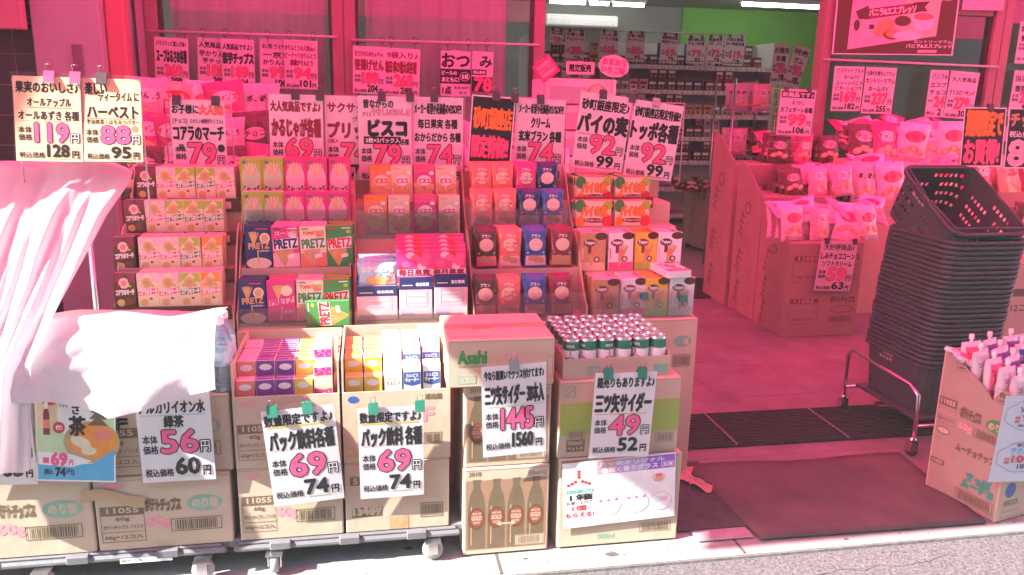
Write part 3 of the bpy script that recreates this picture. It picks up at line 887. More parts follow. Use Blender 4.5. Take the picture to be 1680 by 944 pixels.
# coffee cartons and the drink case on top
def bottle_art(mb, cx, z0, w_, h_):
    mb.lay = 2
    prof = [(0.54, 0), (0.54, 0.24), (0.50, 0.27), (0.54, 0.30), (0.54, 0.58), (0.50, 0.66), (0.40, 0.78), (0.26, 0.86), (0.22, 0.89), (0.22, 0.96), (0.26, 0.96), (0.26, 1.0)]
    mb.poly([(cx - r_ * w_, z0 + q * h_) for r_, q in prof] + [(cx + r_ * w_, z0 + q * h_) for r_, q in reversed(prof)], 'dim')
    mb.poly([(cx - 0.36 * w_, z0 + 0.06 * h_), (cx - 0.30 * w_, z0 + 0.06 * h_), (cx - 0.30 * w_, z0 + 0.62 * h_), (cx - 0.36 * w_, z0 + 0.62 * h_)], 'tan')
    mb.disc(cx, z0 + 0.44 * h_, 0.52 * w_, 0.16 * h_, 'brown')
    mb.disc(cx, z0 + 0.45 * h_, 0.38 * w_, 0.12 * h_, mat('print faded red brown', (0.30, 0.10, 0.06), 0.6, 0.2))
    mb.text('GOLD', cx - 0.30 * w_, z0 + 0.42 * h_, cx + 0.30 * w_, z0 + 0.48 * h_, 'board', 0.05)
    mb.text('NESCAFE', cx - 0.28 * w_, z0 + 0.50 * h_, cx + 0.28 * w_, z0 + 0.53 * h_, 'board', 0.03)
    mb.text('BLEND', cx - 0.2 * w_, z0 + 0.37 * h_, cx + 0.2 * w_, z0 + 0.40 * h_, 'board', 0.03)
def art_coffee(mb, w_, h_):
    mb.rect(w_ * 0.03, h_ * 0.06, w_ * 0.97, h_ * 0.86, mat('print faded brown panel', (0.33, 0.20, 0.13), 0.75, 0.15, 0.08, 8))
    for k in range(4):
        bottle_art(mb, w_ * (0.155 + 0.23 * k), h_ * 0.07, w_ * 0.19, h_ * 0.80)
    mb.lay = 6
    mb.rect(w_ * 0.74, h_ * 0.88, w_ * 0.98, h_ * 0.97, 'board'); mb.text('900ml×12', w_ * 0.75, h_ * 0.89, w_ * 0.96, h_ * 0.94, 'dim', 0.02)
    mb.rect(w_ * 0.61, h_ * 0.08, w_ * 0.95, h_ * 0.20, 'board'); mb.barcode(w_ * 0.62, h_ * 0.085, w_ * 0.94, h_ * 0.195)
    mb.poly([(w_ * .38, h_ * .35), (w_ * .44, h_ * .38), (w_ * .44, h_ * .36), (w_ * .56, h_ * .36), (w_ * .56, h_ * .38), (w_ * .62, h_ * .35), (w_ * .56, h_ * .32), (w_ * .56, h_ * .34), (w_ * .44, h_ * .34), (w_ * .44, h_ * .32)], 'board')
    mb.text('2018', w_ * 0.06, h_ * 0.91, w_ * 0.2, h_ * 0.96, 'dim', 0.02)
carton('brown bottled coffee carton standing on the kerb', 0.262, 0.525, 2.165, 2.46, 0.001, 0.288, art_coffee)
carton('brown bottled coffee carton behind the 1445 yen card', 0.264, 0.524, 2.17, 2.46, 0.289, 0.548, art_coffee)
def art_asahi(mb, w_, h_):
    mb.text('Asahi', w_ * 0.10, h_ * 0.50, w_ * 0.36, h_ * 0.76, 'green', 0.07); mb.text('SOFT DRINKS', w_ * 0.10, h_ * 0.42, w_ * 0.36, h_ * 0.46, 'green', 0.02)
    mb.rect(w_ * 0.10, h_ * 0.08, w_ * 0.27, h_ * 0.25, 'fadegreen'); mb.text('2C8X5', w_ * 0.115, h_ * 0.10, w_ * 0.255, h_ * 0.22, 'board', 0.05)
    mb.frame(w_ * 0.93, h_ * 0.15, w_ * 0.985, h_ * 0.62, 0.001, 'dim')
def art_top_lines(mb):
    mb.top(-0.155, 0, 0.1465)
    mb.text('三ツ矢', 0.08, 0.10, 0.20, 0.16, 'fadepink', 0.04); mb.text('2CRX5 250ml×30', 0.02, 0.02, 0.12, 0.032, 'fadepink', 0.02)
mb = MB(); shell(mb, -0.156, 0.156, 0, 0.27, 0, 0.145); mb.front(-0.156, -0.0004, 0); art_asahi(mb, 0.312, 0.145); art_top_lines(mb)
put('carton', mb, loc=(0.368, 2.15, 0.549), rz=-0.01, label='low brown drink case with green lettering on top of the coffee cartons', cat='carton')

# soda cartons with the can tray
def art_soda_green(mb, w_, h_):
    mb.rect(0.004, h_ * 0.30, w_ * 0.995, h_ * 0.72, mat('print lime board', (0.34, 0.46, 0.10), 0.7, 0.2, 0.08, 8))
    mb.rect(w_ * 0.07, h_ * 0.08, w_ * 0.22, h_ * 0.24, 'dim'); mb.text('500mlX', w_ * 0.08, h_ * 0.17, w_ * 0.21, h_ * 0.225, 'board', 0.04); mb.text('ペットボ', w_ * 0.08, h_ * 0.095, w_ * 0.21, h_ * 0.15, 'board', 0.04)
    mb.rect(w_ * 0.07, h_ * 0.25, w_ * 0.22, h_ * 0.36, 'board'); mb.barcode(w_ * 0.07, h_ * 0.25, w_ * 0.22, h_ * 0.36)
    mb.frame(w_ * 0.05, h_ * 0.80, w_ * 0.13, h_ * 0.93, 0.001, 'dim'); mb.line(w_ * 0.06, h_ * 0.82, w_ * 0.12, h_ * 0.91, 0.0015, 'dim')
    mb.rect(w_ * 0.80, h_ * 0.14, w_ * 0.97, h_ * 0.28, 'board'); mb.barcode(w_ * 0.81, h_ * 0.15, w_ * 0.96, h_ * 0.27)
def art_soda_low(mb, w_, h_):
    mb.text('500ml', w_ * 0.33, h_ * 0.07, w_ * 0.47, h_ * 0.13, 'fadegreen', 0.05); mb.barcode(w_ * 0.68, h_ * 0.11, w_ * 0.94, h_ * 0.22)
carton('brown soda carton carrying the big glass offer poster', 0.555, 0.948, 2.165, 2.46, 0.001, 0.300, art_soda_low)
carton('brown and lime soda carton behind the 49 yen card', 0.548, 0.930, 2.17, 2.46, 0.301, 0.548, art_soda_green)
def art_tray(mb, w_, h_):
    mb.rect(w_ * 0.22, h_ * 0.15, w_ * 0.34, h_ * 0.6, 'fadegreen'); mb.text('2C8X', w_ * 0.225, h_ * 0.2, w_ * 0.335, h_ * 0.5, 'board', 0.05)
    mb.rect(w_ * 0.84, h_ * 0.15, w_ * 0.98, h_ * 0.6, 'fadegreen')
mb = MB(); W2, D2 = 0.168, 0.30
mb.box(-W2, W2, 0, 0.004, 0, 0.062, 'board'); mb.box(-W2, W2, D2 - 0.004, D2, 0, 0.062, 'board'); mb.box(-W2, -W2 + 0.004, 0.004, D2 - 0.004, 0, 0.075, 'board'); mb.box(W2 - 0.004, W2, 0.004, D2 - 0.004, 0, 0.075, 'board'); mb.box(-W2 + .004, W2 - .004, .004, D2 - .004, 0, 0.004, 'board')
mb.front(-W2, -0.0005, 0); art_tray(mb, 2 * W2, 0.062)
put('can_tray', mb, loc=(0.728, 2.185, 0.549), rz=0.01, label='open brown tray of soda cans on the lime soda carton', cat='tray')
mb = MB(); R_ = 0.0262; H_ = 0.116
mb.lathe([(R_ * 0.78, 0.0), (R_ * 0.96, 0.004), (R_, 0.010), (R_, 0.080)], 0, 0, 'white', 20)
mb.lathe([(R_, 0.0802), (R_, 0.1075)], 0, 0, mat('can green print', (0.03, 0.22, 0.12), 0.3, 0.5, 0.05, 30, metal=0.2), 20)
mb.lathe([(R_, 0.1076), (R_ * 0.95, 0.111), (R_ * 0.91, 0.1135), (R_ * 0.93, H_), (R_ * 0.86, H_), (R_ * 0.84, 0.112), (0.001, 0.112)], 0, 0, mat('can lid', (0.70, 0.70, 0.70), 0.25, 0.5, 0.04, 30, metal=0.9), 20)
mb.top(-0.005, -0.010, 0.1122); mb.disc(0.005, 0.012, 0.005, 0.009, 'steel', 10)
def can_face(mb, a0):
    mb.fr = lambda u, v, l: ((R_ + 0.0003 + l * E_) * math.sin(u / R_ + a0), -(R_ + 0.0003 + l * E_) * math.cos(u / R_ + a0), v); mb.lay = 0
    for a in (90, 210, 330):
        for q in (0.0045, 0.0095, 0.0145):
            mb.disc(q * math.cos(math.radians(a)), 0.062 + q * math.sin(math.radians(a)), 0.0024, 0.0024, 'red', 8)
    mb.text('三ツ矢', -0.011, 0.034, 0.011, 0.042, 'black', 0.05); mb.text('CIDER', -0.011, 0.024, 0.011, 0.031, 'black', 0.06); mb.text('MITSUYA', -0.012, 0.090, 0.012, 0.098, 'white', 0.03)
can_face(mb, 0.1); 
can_me = mb.mesh('soda_can')
for r_ in range(5):
    for c in range(6):
        put('soda_can', can_me, loc=(0.728 - 0.138 + 0.0546 * c + random.uniform(-.001, .001), 2.185 + 0.034 + 0.0555 * r_, 0.554), rz=random.choice((0.0, 0.9, 2.0, -1.1, 3.0, -0.5)) + random.uniform(-.2, .2),
            label='green topped soda can, %s from the left in the %s row of the tray' % (ORD[c], ORD[r_]), cat='can', group='soda cans in the tray')

# price cards and posters of the front row
UL = [('r', 0.05, 0.165, 0.93, 0.18, 'yellow'), ('r', 0.06, 0.405, 0.60, 0.417, 'palepink')]
pack = [('数量限定ですよ♪', 0.03, 0.05, 0.96, 0.16), ('パック飲料各種', 0.06, 0.22, 0.95, 0.42, 'black', 0.04)]
card('large price card for pack drinks at 69 yen, left of the two on the dolly', (432, 676), (552, 663), (446, 832), 2.135, price(pack, '69', '74', under='palegreen', extra=UL), clips=(0.16, 0.64), clip_m='clip_green', Yb=2.165)
card('large price card for pack drinks at 69 yen under the cultured drinks', (584, 671), (692, 665), (594, 819), 2.135, price([pack[0], ('パック飲料 各種', 0.05, 0.22, 0.97, 0.42, 'black', 0.04)], '69', '74', under='palegreen', extra=UL), clips=(0.24, 0.95), clip_m='clip_green', Yb=2.165)
card('price card for a 30 can soda case at 1445 yen', (787, 603), (894, 594), (795, 751), 2.10, price([('今なら箱買いでグラス付けてます♪', 0.04, 0.05, 0.96, 0.15), ('三ツ矢サイダー 30本入', 0.05, 0.21, 0.96, 0.42, 'black', 0.04)], '1445', '1560', extra=[('r', 0.05, 0.435, 0.96, 0.447, 'palegreen')]), clips=(0.5,), clip_m='steel', Yb=2.13)
card('price card for soda at 49 yen below the can tray', (974, 613), (1075, 610), (969, 752), 2.12, price([('箱売りもありますよ♪', 0.04, 0.05, 0.97, 0.17), ('三ツ矢サイダー', 0.04, 0.24, 0.95, 0.46, 'black', 0.05)], '49', '52', under='palegreen', ybig=(0.50, 0.73), ytax=(0.77, 0.94), extra=[('r', 0.05, 0.475, 0.9, 0.485, 'wheat')]), clips=(0.2, 0.75), clip_m='clip_green', Yb=2.14)
card('price card for alkaline water and green tea at 56 yen, half under the cloth', (220, 606), (345, 602), (230, 793), 2.15, price([('大変お買い得♪', 0.10, 0.10, 0.94, 0.20), ('アルカリイオン水', 0.04, 0.28, 0.92, 0.39, 'black', 0.04), ('緑茶', 0.36, 0.41, 0.62, 0.51, 'black', 0.05)], '56', '60', under='palegreen', ybig=(0.54, 0.74), ytax=(0.79, 0.95), extra=[('r', 0.06, 0.40, 0.92, 0.41, 'skyblue'), ('r', 0.36, 0.515, 0.62, 0.522, 'palegreen')]), Yb=2.17)
card('price card half covered by the white cloth at the far left edge', (-58, 640), (52, 640), (-50, 797), 2.15, price([('お茶飲料各種', 0.05, 0.20, 0.95, 0.36)], '59', '65'), Yb=2.17)
tea = [('r', 0, 0, 1, 1, 'white'), ('r', 0.02, 0.02, 0.98, 0.80, 'palegreen'), ('r', 0.02, 0.02, 0.36, 0.5, 'beige'), ('d', 0.52, 0.36, 0.25, 0.26, 'white'),
       ('d', 0.18, 0.20, 0.14, 0.09, 'red'), ('d', 0.70, 0.62, 0.36, 0.20, 'tan'), ('d', 0.72, 0.60, 0.30, 0.16, 'orange'), ('d', 0.56, 0.62, 0.14, 0.05, 'cream', -0.5), ('d', 0.84, 0.55, 0.12, 0.06, 'coral', 0.4), ('d', 0.66, 0.70, 0.10, 0.04, 'cream'),
       ('p', ((0.02, 0.78), (0.45, 0.84), (0.72, 0.82), (0.98, 0.68), (0.98, 0.985), (0.02, 0.985)), 'cyan'),
       ('p', ((0.02, 0.72), (0.45, 0.74), (0.70, 0.80), (0.45, 0.86), (0.02, 0.84)), 'white'),
       ('t', 'うまさ', 0.30, 0.06, 0.40, 0.30, 'grey', 0.02), ('t', 'ざ', 0.46, 0.27, 0.56, 0.36, 'black', 0.05), ('t', '茶', 0.42, 0.38, 0.62, 0.56, 'black', 0.04),
       ('r', 0.115, 0.26, 0.16, 0.32, 'white'), ('p', ((0.10, 0.36), (0.115, 0.32), (0.16, 0.32), (0.175, 0.36), (0.18, 0.56), (0.095, 0.56)), 'maroon'), ('r', 0.096, 0.42, 0.179, 0.50, 'coral'),
       ('d', 0.29, 0.49, 0.075, 0.055, 'red'), ('t', 'ゼロ', 0.25, 0.465, 0.33, 0.51, 'white', 0.04),
       ('t', '69', 0.19, 0.73, 0.38, 0.845, 'pink', 0.08), ('t', '本体価格', 0.08, 0.77, 0.16, 0.83, 'pink', 0.03), ('t', '円', 0.41, 0.79, 0.46, 0.845, 'pink', 0.04),
       ('t', '74', 0.24, 0.87, 0.36, 0.95, 'black', 0.06), ('t', '[税込', 0.10, 0.88, 0.20, 0.94, 'black', 0.02), ('t', '円]', 0.38, 0.88, 0.47, 0.94, 'black', 0.02)]
for k in range(5):
    tea.append(('p', ((0.74 - 0.02 - 0.018 * k, 0.17 + 0.06 * k + 0.05), (0.78, 0.13 + 0.06 * k), (0.84 + 0.018 * k, 0.17 + 0.06 * k + 0.05)), 'dim'))
card('colourful barley tea poster with blue corner at 69 yen on the chip cartons', (52, 612), (186, 618), (64, 789), 2.16, tea, stock='paper_blue', name='tea_poster', cat='poster', Yb=2.17, curl=0.0)
offer = [('r', 0, 0, 1, 1, 'white'), ('r', 0.30, 0.02, 0.72, 0.225, 'fadepink'), ('r', 0.46, 0.02, 0.995, 0.225, 'lilac'), ('r', 0.74, 0.02, 0.995, 0.225, mat('print violet', (0.30, 0.12, 0.50), 0.4, 0.3)),
         ('t', '三ツ矢オリジナル', 0.32, 0.045, 0.90, 0.105, 'white', 0.04), ('t', '色咲く香りグラス', 0.34, 0.125, 0.84, 0.205, 'white', 0.04),
         ('f', 0.87, 0.125, 0.985, 0.20, 'white', 0.004), ('t', '全2種', 0.885, 0.14, 0.97, 0.185, 'white', 0.04),
         ('r', 0.03, 0.42, 0.27, 0.468, 'teal'), ('t', 'キャンペーン対象品を', 0.04, 0.43, 0.26, 0.46, 'white', 0.02),
         ('t', '1箱', 0.06, 0.485, 0.26, 0.58, 'black', 0.05), ('t', 'お買い上げで', 0.03, 0.595, 0.26, 0.64, 'black', 0.02), ('t', '1個', 0.08, 0.66, 0.20, 0.74, 'red', 0.04), ('t', 'もらえる!', 0.02, 0.77, 0.27, 0.84, 'red', 0.04),
         ('r', 0.28, 0.90, 0.50, 0.985, 'palepink'), ('d', 0.85, 0.36, 0.06, 0.07, 'palepink'), ('d', 0.85, 0.33, 0.03, 0.035, 'pink'), ('d', 0.85, 0.39, 0.04, 0.035, 'wheat')]
for a in (90, 210, 330):
    for q in (0.035, 0.07, 0.105):
        offer.append(('d', 0.14 + q * math.cos(math.radians(a)), 0.27 - q * 1.25 * math.sin(math.radians(a)), 0.016, 0.02, 'red'))
for cx in (0.40, 0.65):
    offer += [('d', cx, 0.72, 0.112, 0.150, 'silver'), ('d', cx, 0.715, 0.105, 0.142, 'white'), ('d', cx, 0.745, 0.09, 0.100, 'paleblue'), ('r', cx - 0.075, 0.555, cx + 0.075, 0.60, 'white'),
              ('l', cx - 0.08, 0.60, cx + 0.08, 0.60, 'silver', 0.004)]
    for q in (-0.07, 0, 0.07):
        offer += [('d', cx + q, 0.63, 0.014, 0.02, 'pink'), ('d', cx + q + 0.02, 0.645, 0.01, 0.014, 'palepink')]
offer += [('d', 0.87, 0.73, 0.10, 0.14, 'silver'), ('d', 0.87, 0.73, 0.095, 0.134, 'white'), ('d', 0.84, 0.71, 0.04, 0.05, 'paleblue'), ('d', 0.90, 0.70, 0.035, 0.045, 'palepink')]
card('white glass campaign poster with violet heading on the soda carton', (921, 762), (1107, 742), (926, 868), 2.155, offer, name='offer_poster', cat='poster', curl=0.0)
# ------------------------------------------------------------------ snack packs
def pack(name, w_, d_, h_, front, body='white', top=None, side=None):
    mb = MB()
    mb.box(-w_ / 2, w_ / 2, 0, d_, 0, h_, body, 0.0015)
    mb.front(-w_ / 2 + 0.0012, -0.0002, 0.0012); front(mb, w_ - 0.0024, h_ - 0.0024)
    mb.top(-w_ / 2 + 0.0014, 0.0014, h_ + 0.0001); mb.rect(0, 0, w_ - 0.0028, d_ - 0.0028, top or body)
    if side:
        mb.side(-w_ / 2 - 0.0002, d_, 0.001); side(mb, d_, h_)
    return mb.mesh(name)

def bag(name, w_, h_, t_, front, body, seal=0.010, seed=1, nx=20, nz=28, top=None):
    """pillow pouch with crimped ends"""
    rnd = random.Random(seed)
    ph = [rnd.uniform(0, 6.28) for _ in range(6)]
    def bul(u, v):
        a = max(0.0, 1 - abs(2 * u / w_ - 1) ** 3.0) * max(0.0, 1 - abs(2 * v / h_ - 1) ** 3.2)
        wr = 0.09 * math.sin(18 * u / w_ + ph[0] + 3 * v / h_) * math.sin(9 * v / h_ + ph[1]) + 0.12 * math.sin(31 * v / h_ * (0.4 + u / w_) + ph[2]) * (abs(2 * v / h_ - 1) ** 2)
        return t_ / 2 * (a ** 0.6) * (1 + wr)
    if isinstance(body, str):
        body = film(body) if body in INK else body
    wid = lambda q: 1 - 0.075 * math.sin(math.pi * q) ** 0.8 + 0.018 * math.sin(9 * q + ph[3]) + 0.012 * math.sin(21 * q + ph[4])
    mb = MB()
    def pos(u, v, l):
        e = wid(v / h_)
        return ((u - w_ / 2) * e, t_ / 2 - bul(u, v) - (0.0016 + l * E_ if l else 0), v)
    mb.grid(lambda a, b: pos(a * w_, b * h_, 0), nx, nz, body)
    mb.grid(lambda a, b: ((1 - a - .5) * w_ * wid(b), t_ / 2 + bul((1 - a) * w_, b * h_), b * h_), nx, nz, body)
    mb.fr = pos
    mb.lay = 6
    mb.curved = True
    front(mb, w_, h_)
    mb.lay = 2
    for z in (seal * 0.3, seal * 0.7, h_ - seal * 0.3, h_ - seal * 0.7):
        mb.fr = lambda u, v, l: (u - w_ / 2, t_ / 2 - 0.0008 - l * E_, v)
        mb.rect(0, z - 0.0006, w_, z + 0.0006, 'silver')
    return mb.mesh(name)

def sticks(mb, cx, cy, L, n, m, spread=0.5, wd=0.005, rot=0.0):
    rnd = random.Random(n)
    for k in range(n):
        a = rot + (k / (n - 1) - 0.5) * spread + rnd.uniform(-.03, .03)
        mb.line(cx, cy, cx + L * math.sin(a), cy + L * math.cos(a), wd, m if k % 2 else 'wheat')

# arts -------------------------------------------------------------
def a_bear(bg, band, acc, dark=False):
    def f(mb, a, h):
        mb.rect(0, 0, a, h, bg, 2)
        mb.poly([(0, h), (0, h * .72), (a * .3, h * .86), (a * .5, h)], acc); mb.poly([(a, h), (a, h * .70), (a * .72, h * .88), (a * .55, h)], acc)
        mb.disc(a * .47, h * .74, a * .26, h * .15, 'wheat' if not dark else 'palepink'); mb.disc(a * .47, h * .74, a * .14, h * .08, 'tan' if not dark else 'coral'); mb.disc(a * .2, h * .66, a * .12, h * .04, acc, 8); mb.disc(a * .74, h * .66, a * .10, h * .035, 'lime', 8)
        mb.disc(a * .78, h * .80, a * .12, h * .06, acc)
        mb.poly([(a * .02, h * .38), (a * .98, h * .44), (a * .98, h * .60), (a * .02, h * .54)], band)
        mb.text('コアラのマーチ', a * .06, h * .42, a * .95, h * .56, 'white', 0.07, tilt=0.06)
        mb.disc(a * .3, h * .2, a * .2, h * .10, 'wheat'); mb.disc(a * .66, h * .22, a * .2, h * .11, 'cream' if not dark else 'brown'); mb.disc(a * .62, h * .30, a * .08, h * .03, 'brown')
        mb.rect(a * .05, h * .03, a * .5, h * .07, acc)
    return f
def a_karu(bg, mid):
    def f(mb, a, h):
        mb.rect(0, 0, a, h, bg, 2); mb.disc(a * .5, h * .52, a * .44, h * .36, mid)
        sticks(mb, a * .5, h * .52, h * .38, 9, 'cream', 0.95, a * .05)
        mb.disc(a * .5, h * .44, a * .32, h * .16, mid)
        for k, ch in enumerate('かるじゃが'):
            q = -0.9 + 0.45 * k
            x, y = a * (.5 + .40 * math.sin(q)), h * (.42 - .17 * math.cos(q))
            mb.disc(x, y, a * .105, h * .055, 'white', 10)
            mb.text(ch, x - a * .075, y - h * .04, x + a * .075, y + h * .04, 'black', 0.07, tilt=q * 0.5)
        mb.disc(a * .2, h * .9, a * .10, h * .035, 'navy'); mb.text('カルビー', a * .13, h * .885, a * .27, h * .915, 'white', 0.03)
        mb.disc(a * .5, h * .08, a * .14, h * .035, 'white'); mb.text('塩', a * .45, h * .06, a * .55, h * .10, 'green', 0.04)
    return f
def a_stick(bg, low, band, ink, stk='tan', head=None, hc='green'):
    def f(mb, a, h):
        mb.rect(0, 0, a, h, bg, 2); mb.rect(0, 0, a, h * .34, low)
        sticks(mb, a * .42, h * .02, h * .46, 13, stk, 1.0, a * .05)
        if head:
            mb.text(head, a * .12, h * .80, a * .74, h * .88, hc, 0.06)
        mb.disc(a * .78, h * .80, a * .16, h * .09, low); mb.disc(a * .86, h * .86, a * .09, h * .04, 'lime')
        mb.poly([(a * .03, h * .42), (a * .97, h * .46), (a * .97, h * .74), (a * .03, h * .68)], band)
        mb.text('PRETZ', a * .07, h * .47, a * .94, h * .69, ink, 0.06, tilt=0.05)
        mb.poly([(a * .55, h * .20), (a * .82, h * .24), (a * .80, h * .33), (a * .53, h * .29)], 'white'); mb.rect(a * .6, h * .94, a * .95, h * .965, 'white')
        mb.rect(a * .08, h * .93, a * .34, h * .96, ink)
    return f
def a_navy(mb, a, h):
    mb.rect(0, 0, a, h, 'navy', 2); mb.disc(a * .74, h * .72, a * .2, h * .13, 'cream'); mb.disc(a * .74, h * .72, a * .14, h * .09, 'wheat')
    sticks(mb, a * .32, h * .56, h * .32, 6, 'wheat', .7, a * .05); mb.text('PRETZ', a * .12, h * .46, a * .9, h * .60, 'wheat', 0.06, tilt=0.05)
    mb.text('じゃがバター', a * .45, h * .38, a * .94, h * .43, 'white', 0.04); mb.disc(a * .5, h * .10, a * .48, h * .14, 'cream'); mb.line(a * .5, h * .1, a * .46, h * .42, a * .05, 'wheat')
    mb.rect(a * .4, h * .93, a * .85, h * .96, 'red')
def a_roast(mb, a, h):
    mb.rect(0, 0, a, h, 'magenta', 2); mb.disc(a * .70, h * .76, a * .22, h * .13, 'cream'); sticks(mb, a * .4, h * .55, h * .36, 7, 'wheat', .6, a * .05)
    mb.poly([(a * .05, h * .40), (a * .96, h * .46), (a * .96, h * .62), (a * .05, h * .56)], 'palepink'); mb.text('PRETZ', a * .09, h * .43, a * .92, h * .59, 'magenta', 0.06, tilt=0.05)
    mb.line(a * .45, h * .04, a * .5, h * .36, a * .06, 'wheat'); mb.text('ロースト', a * .6, h * .2, a * .9, h * .28, 'white', 0.04)
def a_bisc(bg, top, name_bg):
    def f(mb, a, h):
        mb.rect(0, 0, a, h, bg, 2); mb.poly([(0, h), (0, h * .80), (a, h * .86), (a, h)], top)
        for x, y, q in ((.3, .30, .1), (.66, .26, -.2), (.45, .16, .1), (.78, .42, .1), (.22, .46, -.1)):
            mb.disc(a * x, h * y, a * .24, h * .10, 'tan', rot=q); mb.disc(a * x, h * (y + .015), a * .22, h * .085, 'wheat', rot=q)
        mb.disc(a * .5, h * .60, a * .34, h * .15, name_bg); mb.text('ビスコ', a * .24, h * .53, a * .76, h * .66, 'red' if name_bg != 'red' else 'white', 0.08)
        mb.disc(a * .84, h * .80, a * .12, h * .05, 'white'); mb.text('グリコ', a * .08, h * .90, a * .4, h * .95, 'red', 0.04)
    return f
def a_okara(mb, a, h):
    mb.rect(0, 0, a, h, 'cyan', 2); mb.poly([(0, h), (0, h * .8), (a, h * .7), (a, h)], 'skyblue'); mb.text('おからだから', a * .1, h * .66, a * .9, h * .86, 'white', 0.08)
    for x, y in ((.34, .36), (.5, .42), (.62, .30), (.45, .24)):
        mb.disc(a * x, h * y, a * .15, h * .12, 'tan'); mb.disc(a * x, h * (y + .02), a * .13, h * .10, 'wheat')
    mb.rect(a * .72, h * .22, a * .95, h * .56, 'cream'); mb.text('ミルク', a * .74, h * .42, a * .93, h * .52, 'blue', 0.05); mb.text('しっとり', a * .74, h * .28, a * .93, h * .38, 'red', 0.05)
def a_fruit(mb, a, h):
    mb.rect(0, 0, a, h, 'magenta', 2)
    rnd = random.Random(5)
    for k in range(12):
        mb.disc(a * rnd.uniform(.08, .92), h * rnd.uniform(.56, .94), a * .13, h * .09, rnd.choice(('red', 'pink', 'maroon', 'palepink')))
    mb.poly([(0, h * .32), (a, h * .36), (a, h * .52), (0, h * .50)], 'palepink'); mb.text('毎日果実', a * .06, h * .34, a * .94, h * .50, 'maroon', 0.08); mb.rect(a * .2, h * .22, a * .8, h * .28, 'white'); mb.rect(0, 0, a, h * .14, 'tan')
def a_bran(bg, low, ink, wd, pic='tan', nm='クリーム玄米'):
    def f(mb, a, h):
        mb.rect(a * .06, h * .08, a * .94, h * .32, low, 12)
        mb.disc(a * .5, h * .60, a * .32, h * .16, 'cream'); mb.text(nm, a * .2, h * .60, a * .8, h * .68, ink, 0.05); mb.text(wd, a * .24, h * .50, a * .76, h * .58, ink, 0.07)
        mb.disc(a * .36, h * .26, a * .22, h * .08, pic); mb.disc(a * .66, h * .22, a * .22, h * .08, pic); mb.rect(a * .1, h * .38, a * .9, h * .41, ink); mb.text('ブラン', a * .3, h * .78, a * .7, h * .86, 'white', 0.06)
    return f
def a_pai(mb, a, h):
    mb.rect(0, 0, a, h, 'cream', 2); mb.disc(a * .1, h * .8, a * .16, h * .26, 'green'); mb.disc(a * .9, h * .2, a * .16, h * .26, 'red'); mb.disc(a * .9, h * .84, a * .14, h * .2, 'lime'); mb.disc(a * .12, h * .18, a * .14, h * .2, 'orange')
    mb.text('パイの実', a * .14, h * .38, a * .88, h * .82, 'brown', 0.09); mb.text('パイの実', a * .14, h * .38, a * .88, h * .82, 'orange', 0.05)
    mb.disc(a * .52, h * .22, a * .32, h * .10, 'brown'); mb.text('チョコレートパイ', a * .25, h * .18, a * .79, h * .27, 'white', 0.05)
def a_toppo(bg, tint, ink='brown'):
    def f(mb, a, h):
        mb.rect(0, 0, a, h, bg, 2); mb.rect(0, 0, a, h * .22, tint); mb.disc(a * .8, h * .92, a * .25, h * .10, 'choco')
        sticks(mb, a * .42, h * .12, h * .58, 5, 'tan', .42, a * .06, 0.22)
        mb.disc(a * .34, h * .74, a * .26, h * .10, ink); mb.text('Toppo', a * .14, h * .69, a * .54, h * .79, 'white', 0.07); mb.rect(a * .28, h * .46, a * .42, h * .66, ink)
        mb.disc(a * .52, h * .50, a * .12, h * .07, 'coral'); mb.disc(a * .66, h * .30, a * .13, h * .08, ink); mb.disc(a * .66, h * .30, a * .07, h * .045, 'cream'); mb.rect(a * .05, h * .30, a * .10, h * .60, tint)
    return f
PK = {}
def reg(k, me, lb, d_, cat='snack box'):
    PK[k] = (me, lb, d_, cat)
for k, bg, band, acc, lb, dk in (('b_choco', 'choco', 'brown', 'maroon', 'dark chocolate biscuit box', True), ('b_straw', 'cream', 'pink', 'palepink', 'pink strawberry biscuit box', False),
                                 ('b_green', 'cream', 'green', 'lime', 'green leafy biscuit box', False), ('b_yel', 'beige', 'coral', 'orange', 'yellow biscuit box', False)):
    reg(k, pack('snack_box', 0.064, 0.045, 0.118, a_bear(bg, band, acc, dk), bg, 'palepink' if not dk else 'grey'), lb, 0.045)
reg('k_green', pack('snack_box', 0.074, 0.05, 0.148, a_karu('lime', 'palegreen'), 'lime', 'cream'), 'yellow green potato stick box', 0.05)
reg('k_pink', pack('snack_box', 0.074, 0.05, 0.148, a_karu('magenta', 'palepink'), 'magenta', 'pink'), 'pink potato stick box', 0.05)
reg('p_navy', pack('snack_box', 0.086, 0.022, 0.138, a_navy, 'navy', 'navy'), 'navy potato pretzel stick box', 0.022)
reg('p_roast', pack('snack_box', 0.088, 0.022, 0.138, a_roast, 'magenta', 'pink'), 'magenta roast pretzel stick box', 0.022)
reg('p_corn', pack('snack_box', 0.088, 0.022, 0.138, a_stick('magenta', 'palepink', 'white', 'navy', 'tan', 'コーン', 'cream'), 'magenta', 'palepink'), 'pink pretzel stick box with navy lettering', 0.022)
reg('p_tom', pack('snack_box', 0.086, 0.022, 0.138, a_stick('cream', 'coral', 'white', 'green', 'tan', 'TOMATO', 'red'), 'cream', 'palepink'), 'white tomato pretzel stick box', 0.022)
reg('p_sal', pack('snack_box', 0.086, 0.022, 0.138, a_stick('green', 'green', 'white', 'red', 'orange', None), 'green', 'lime'), 'green salad pretzel stick box', 0.022)
reg('bisc_o', pack('snack_box', 0.080, 0.042, 0.135, a_bisc('coral', 'orange', 'cream'), 'coral', 'pink'), 'orange red cream biscuit box', 0.042)
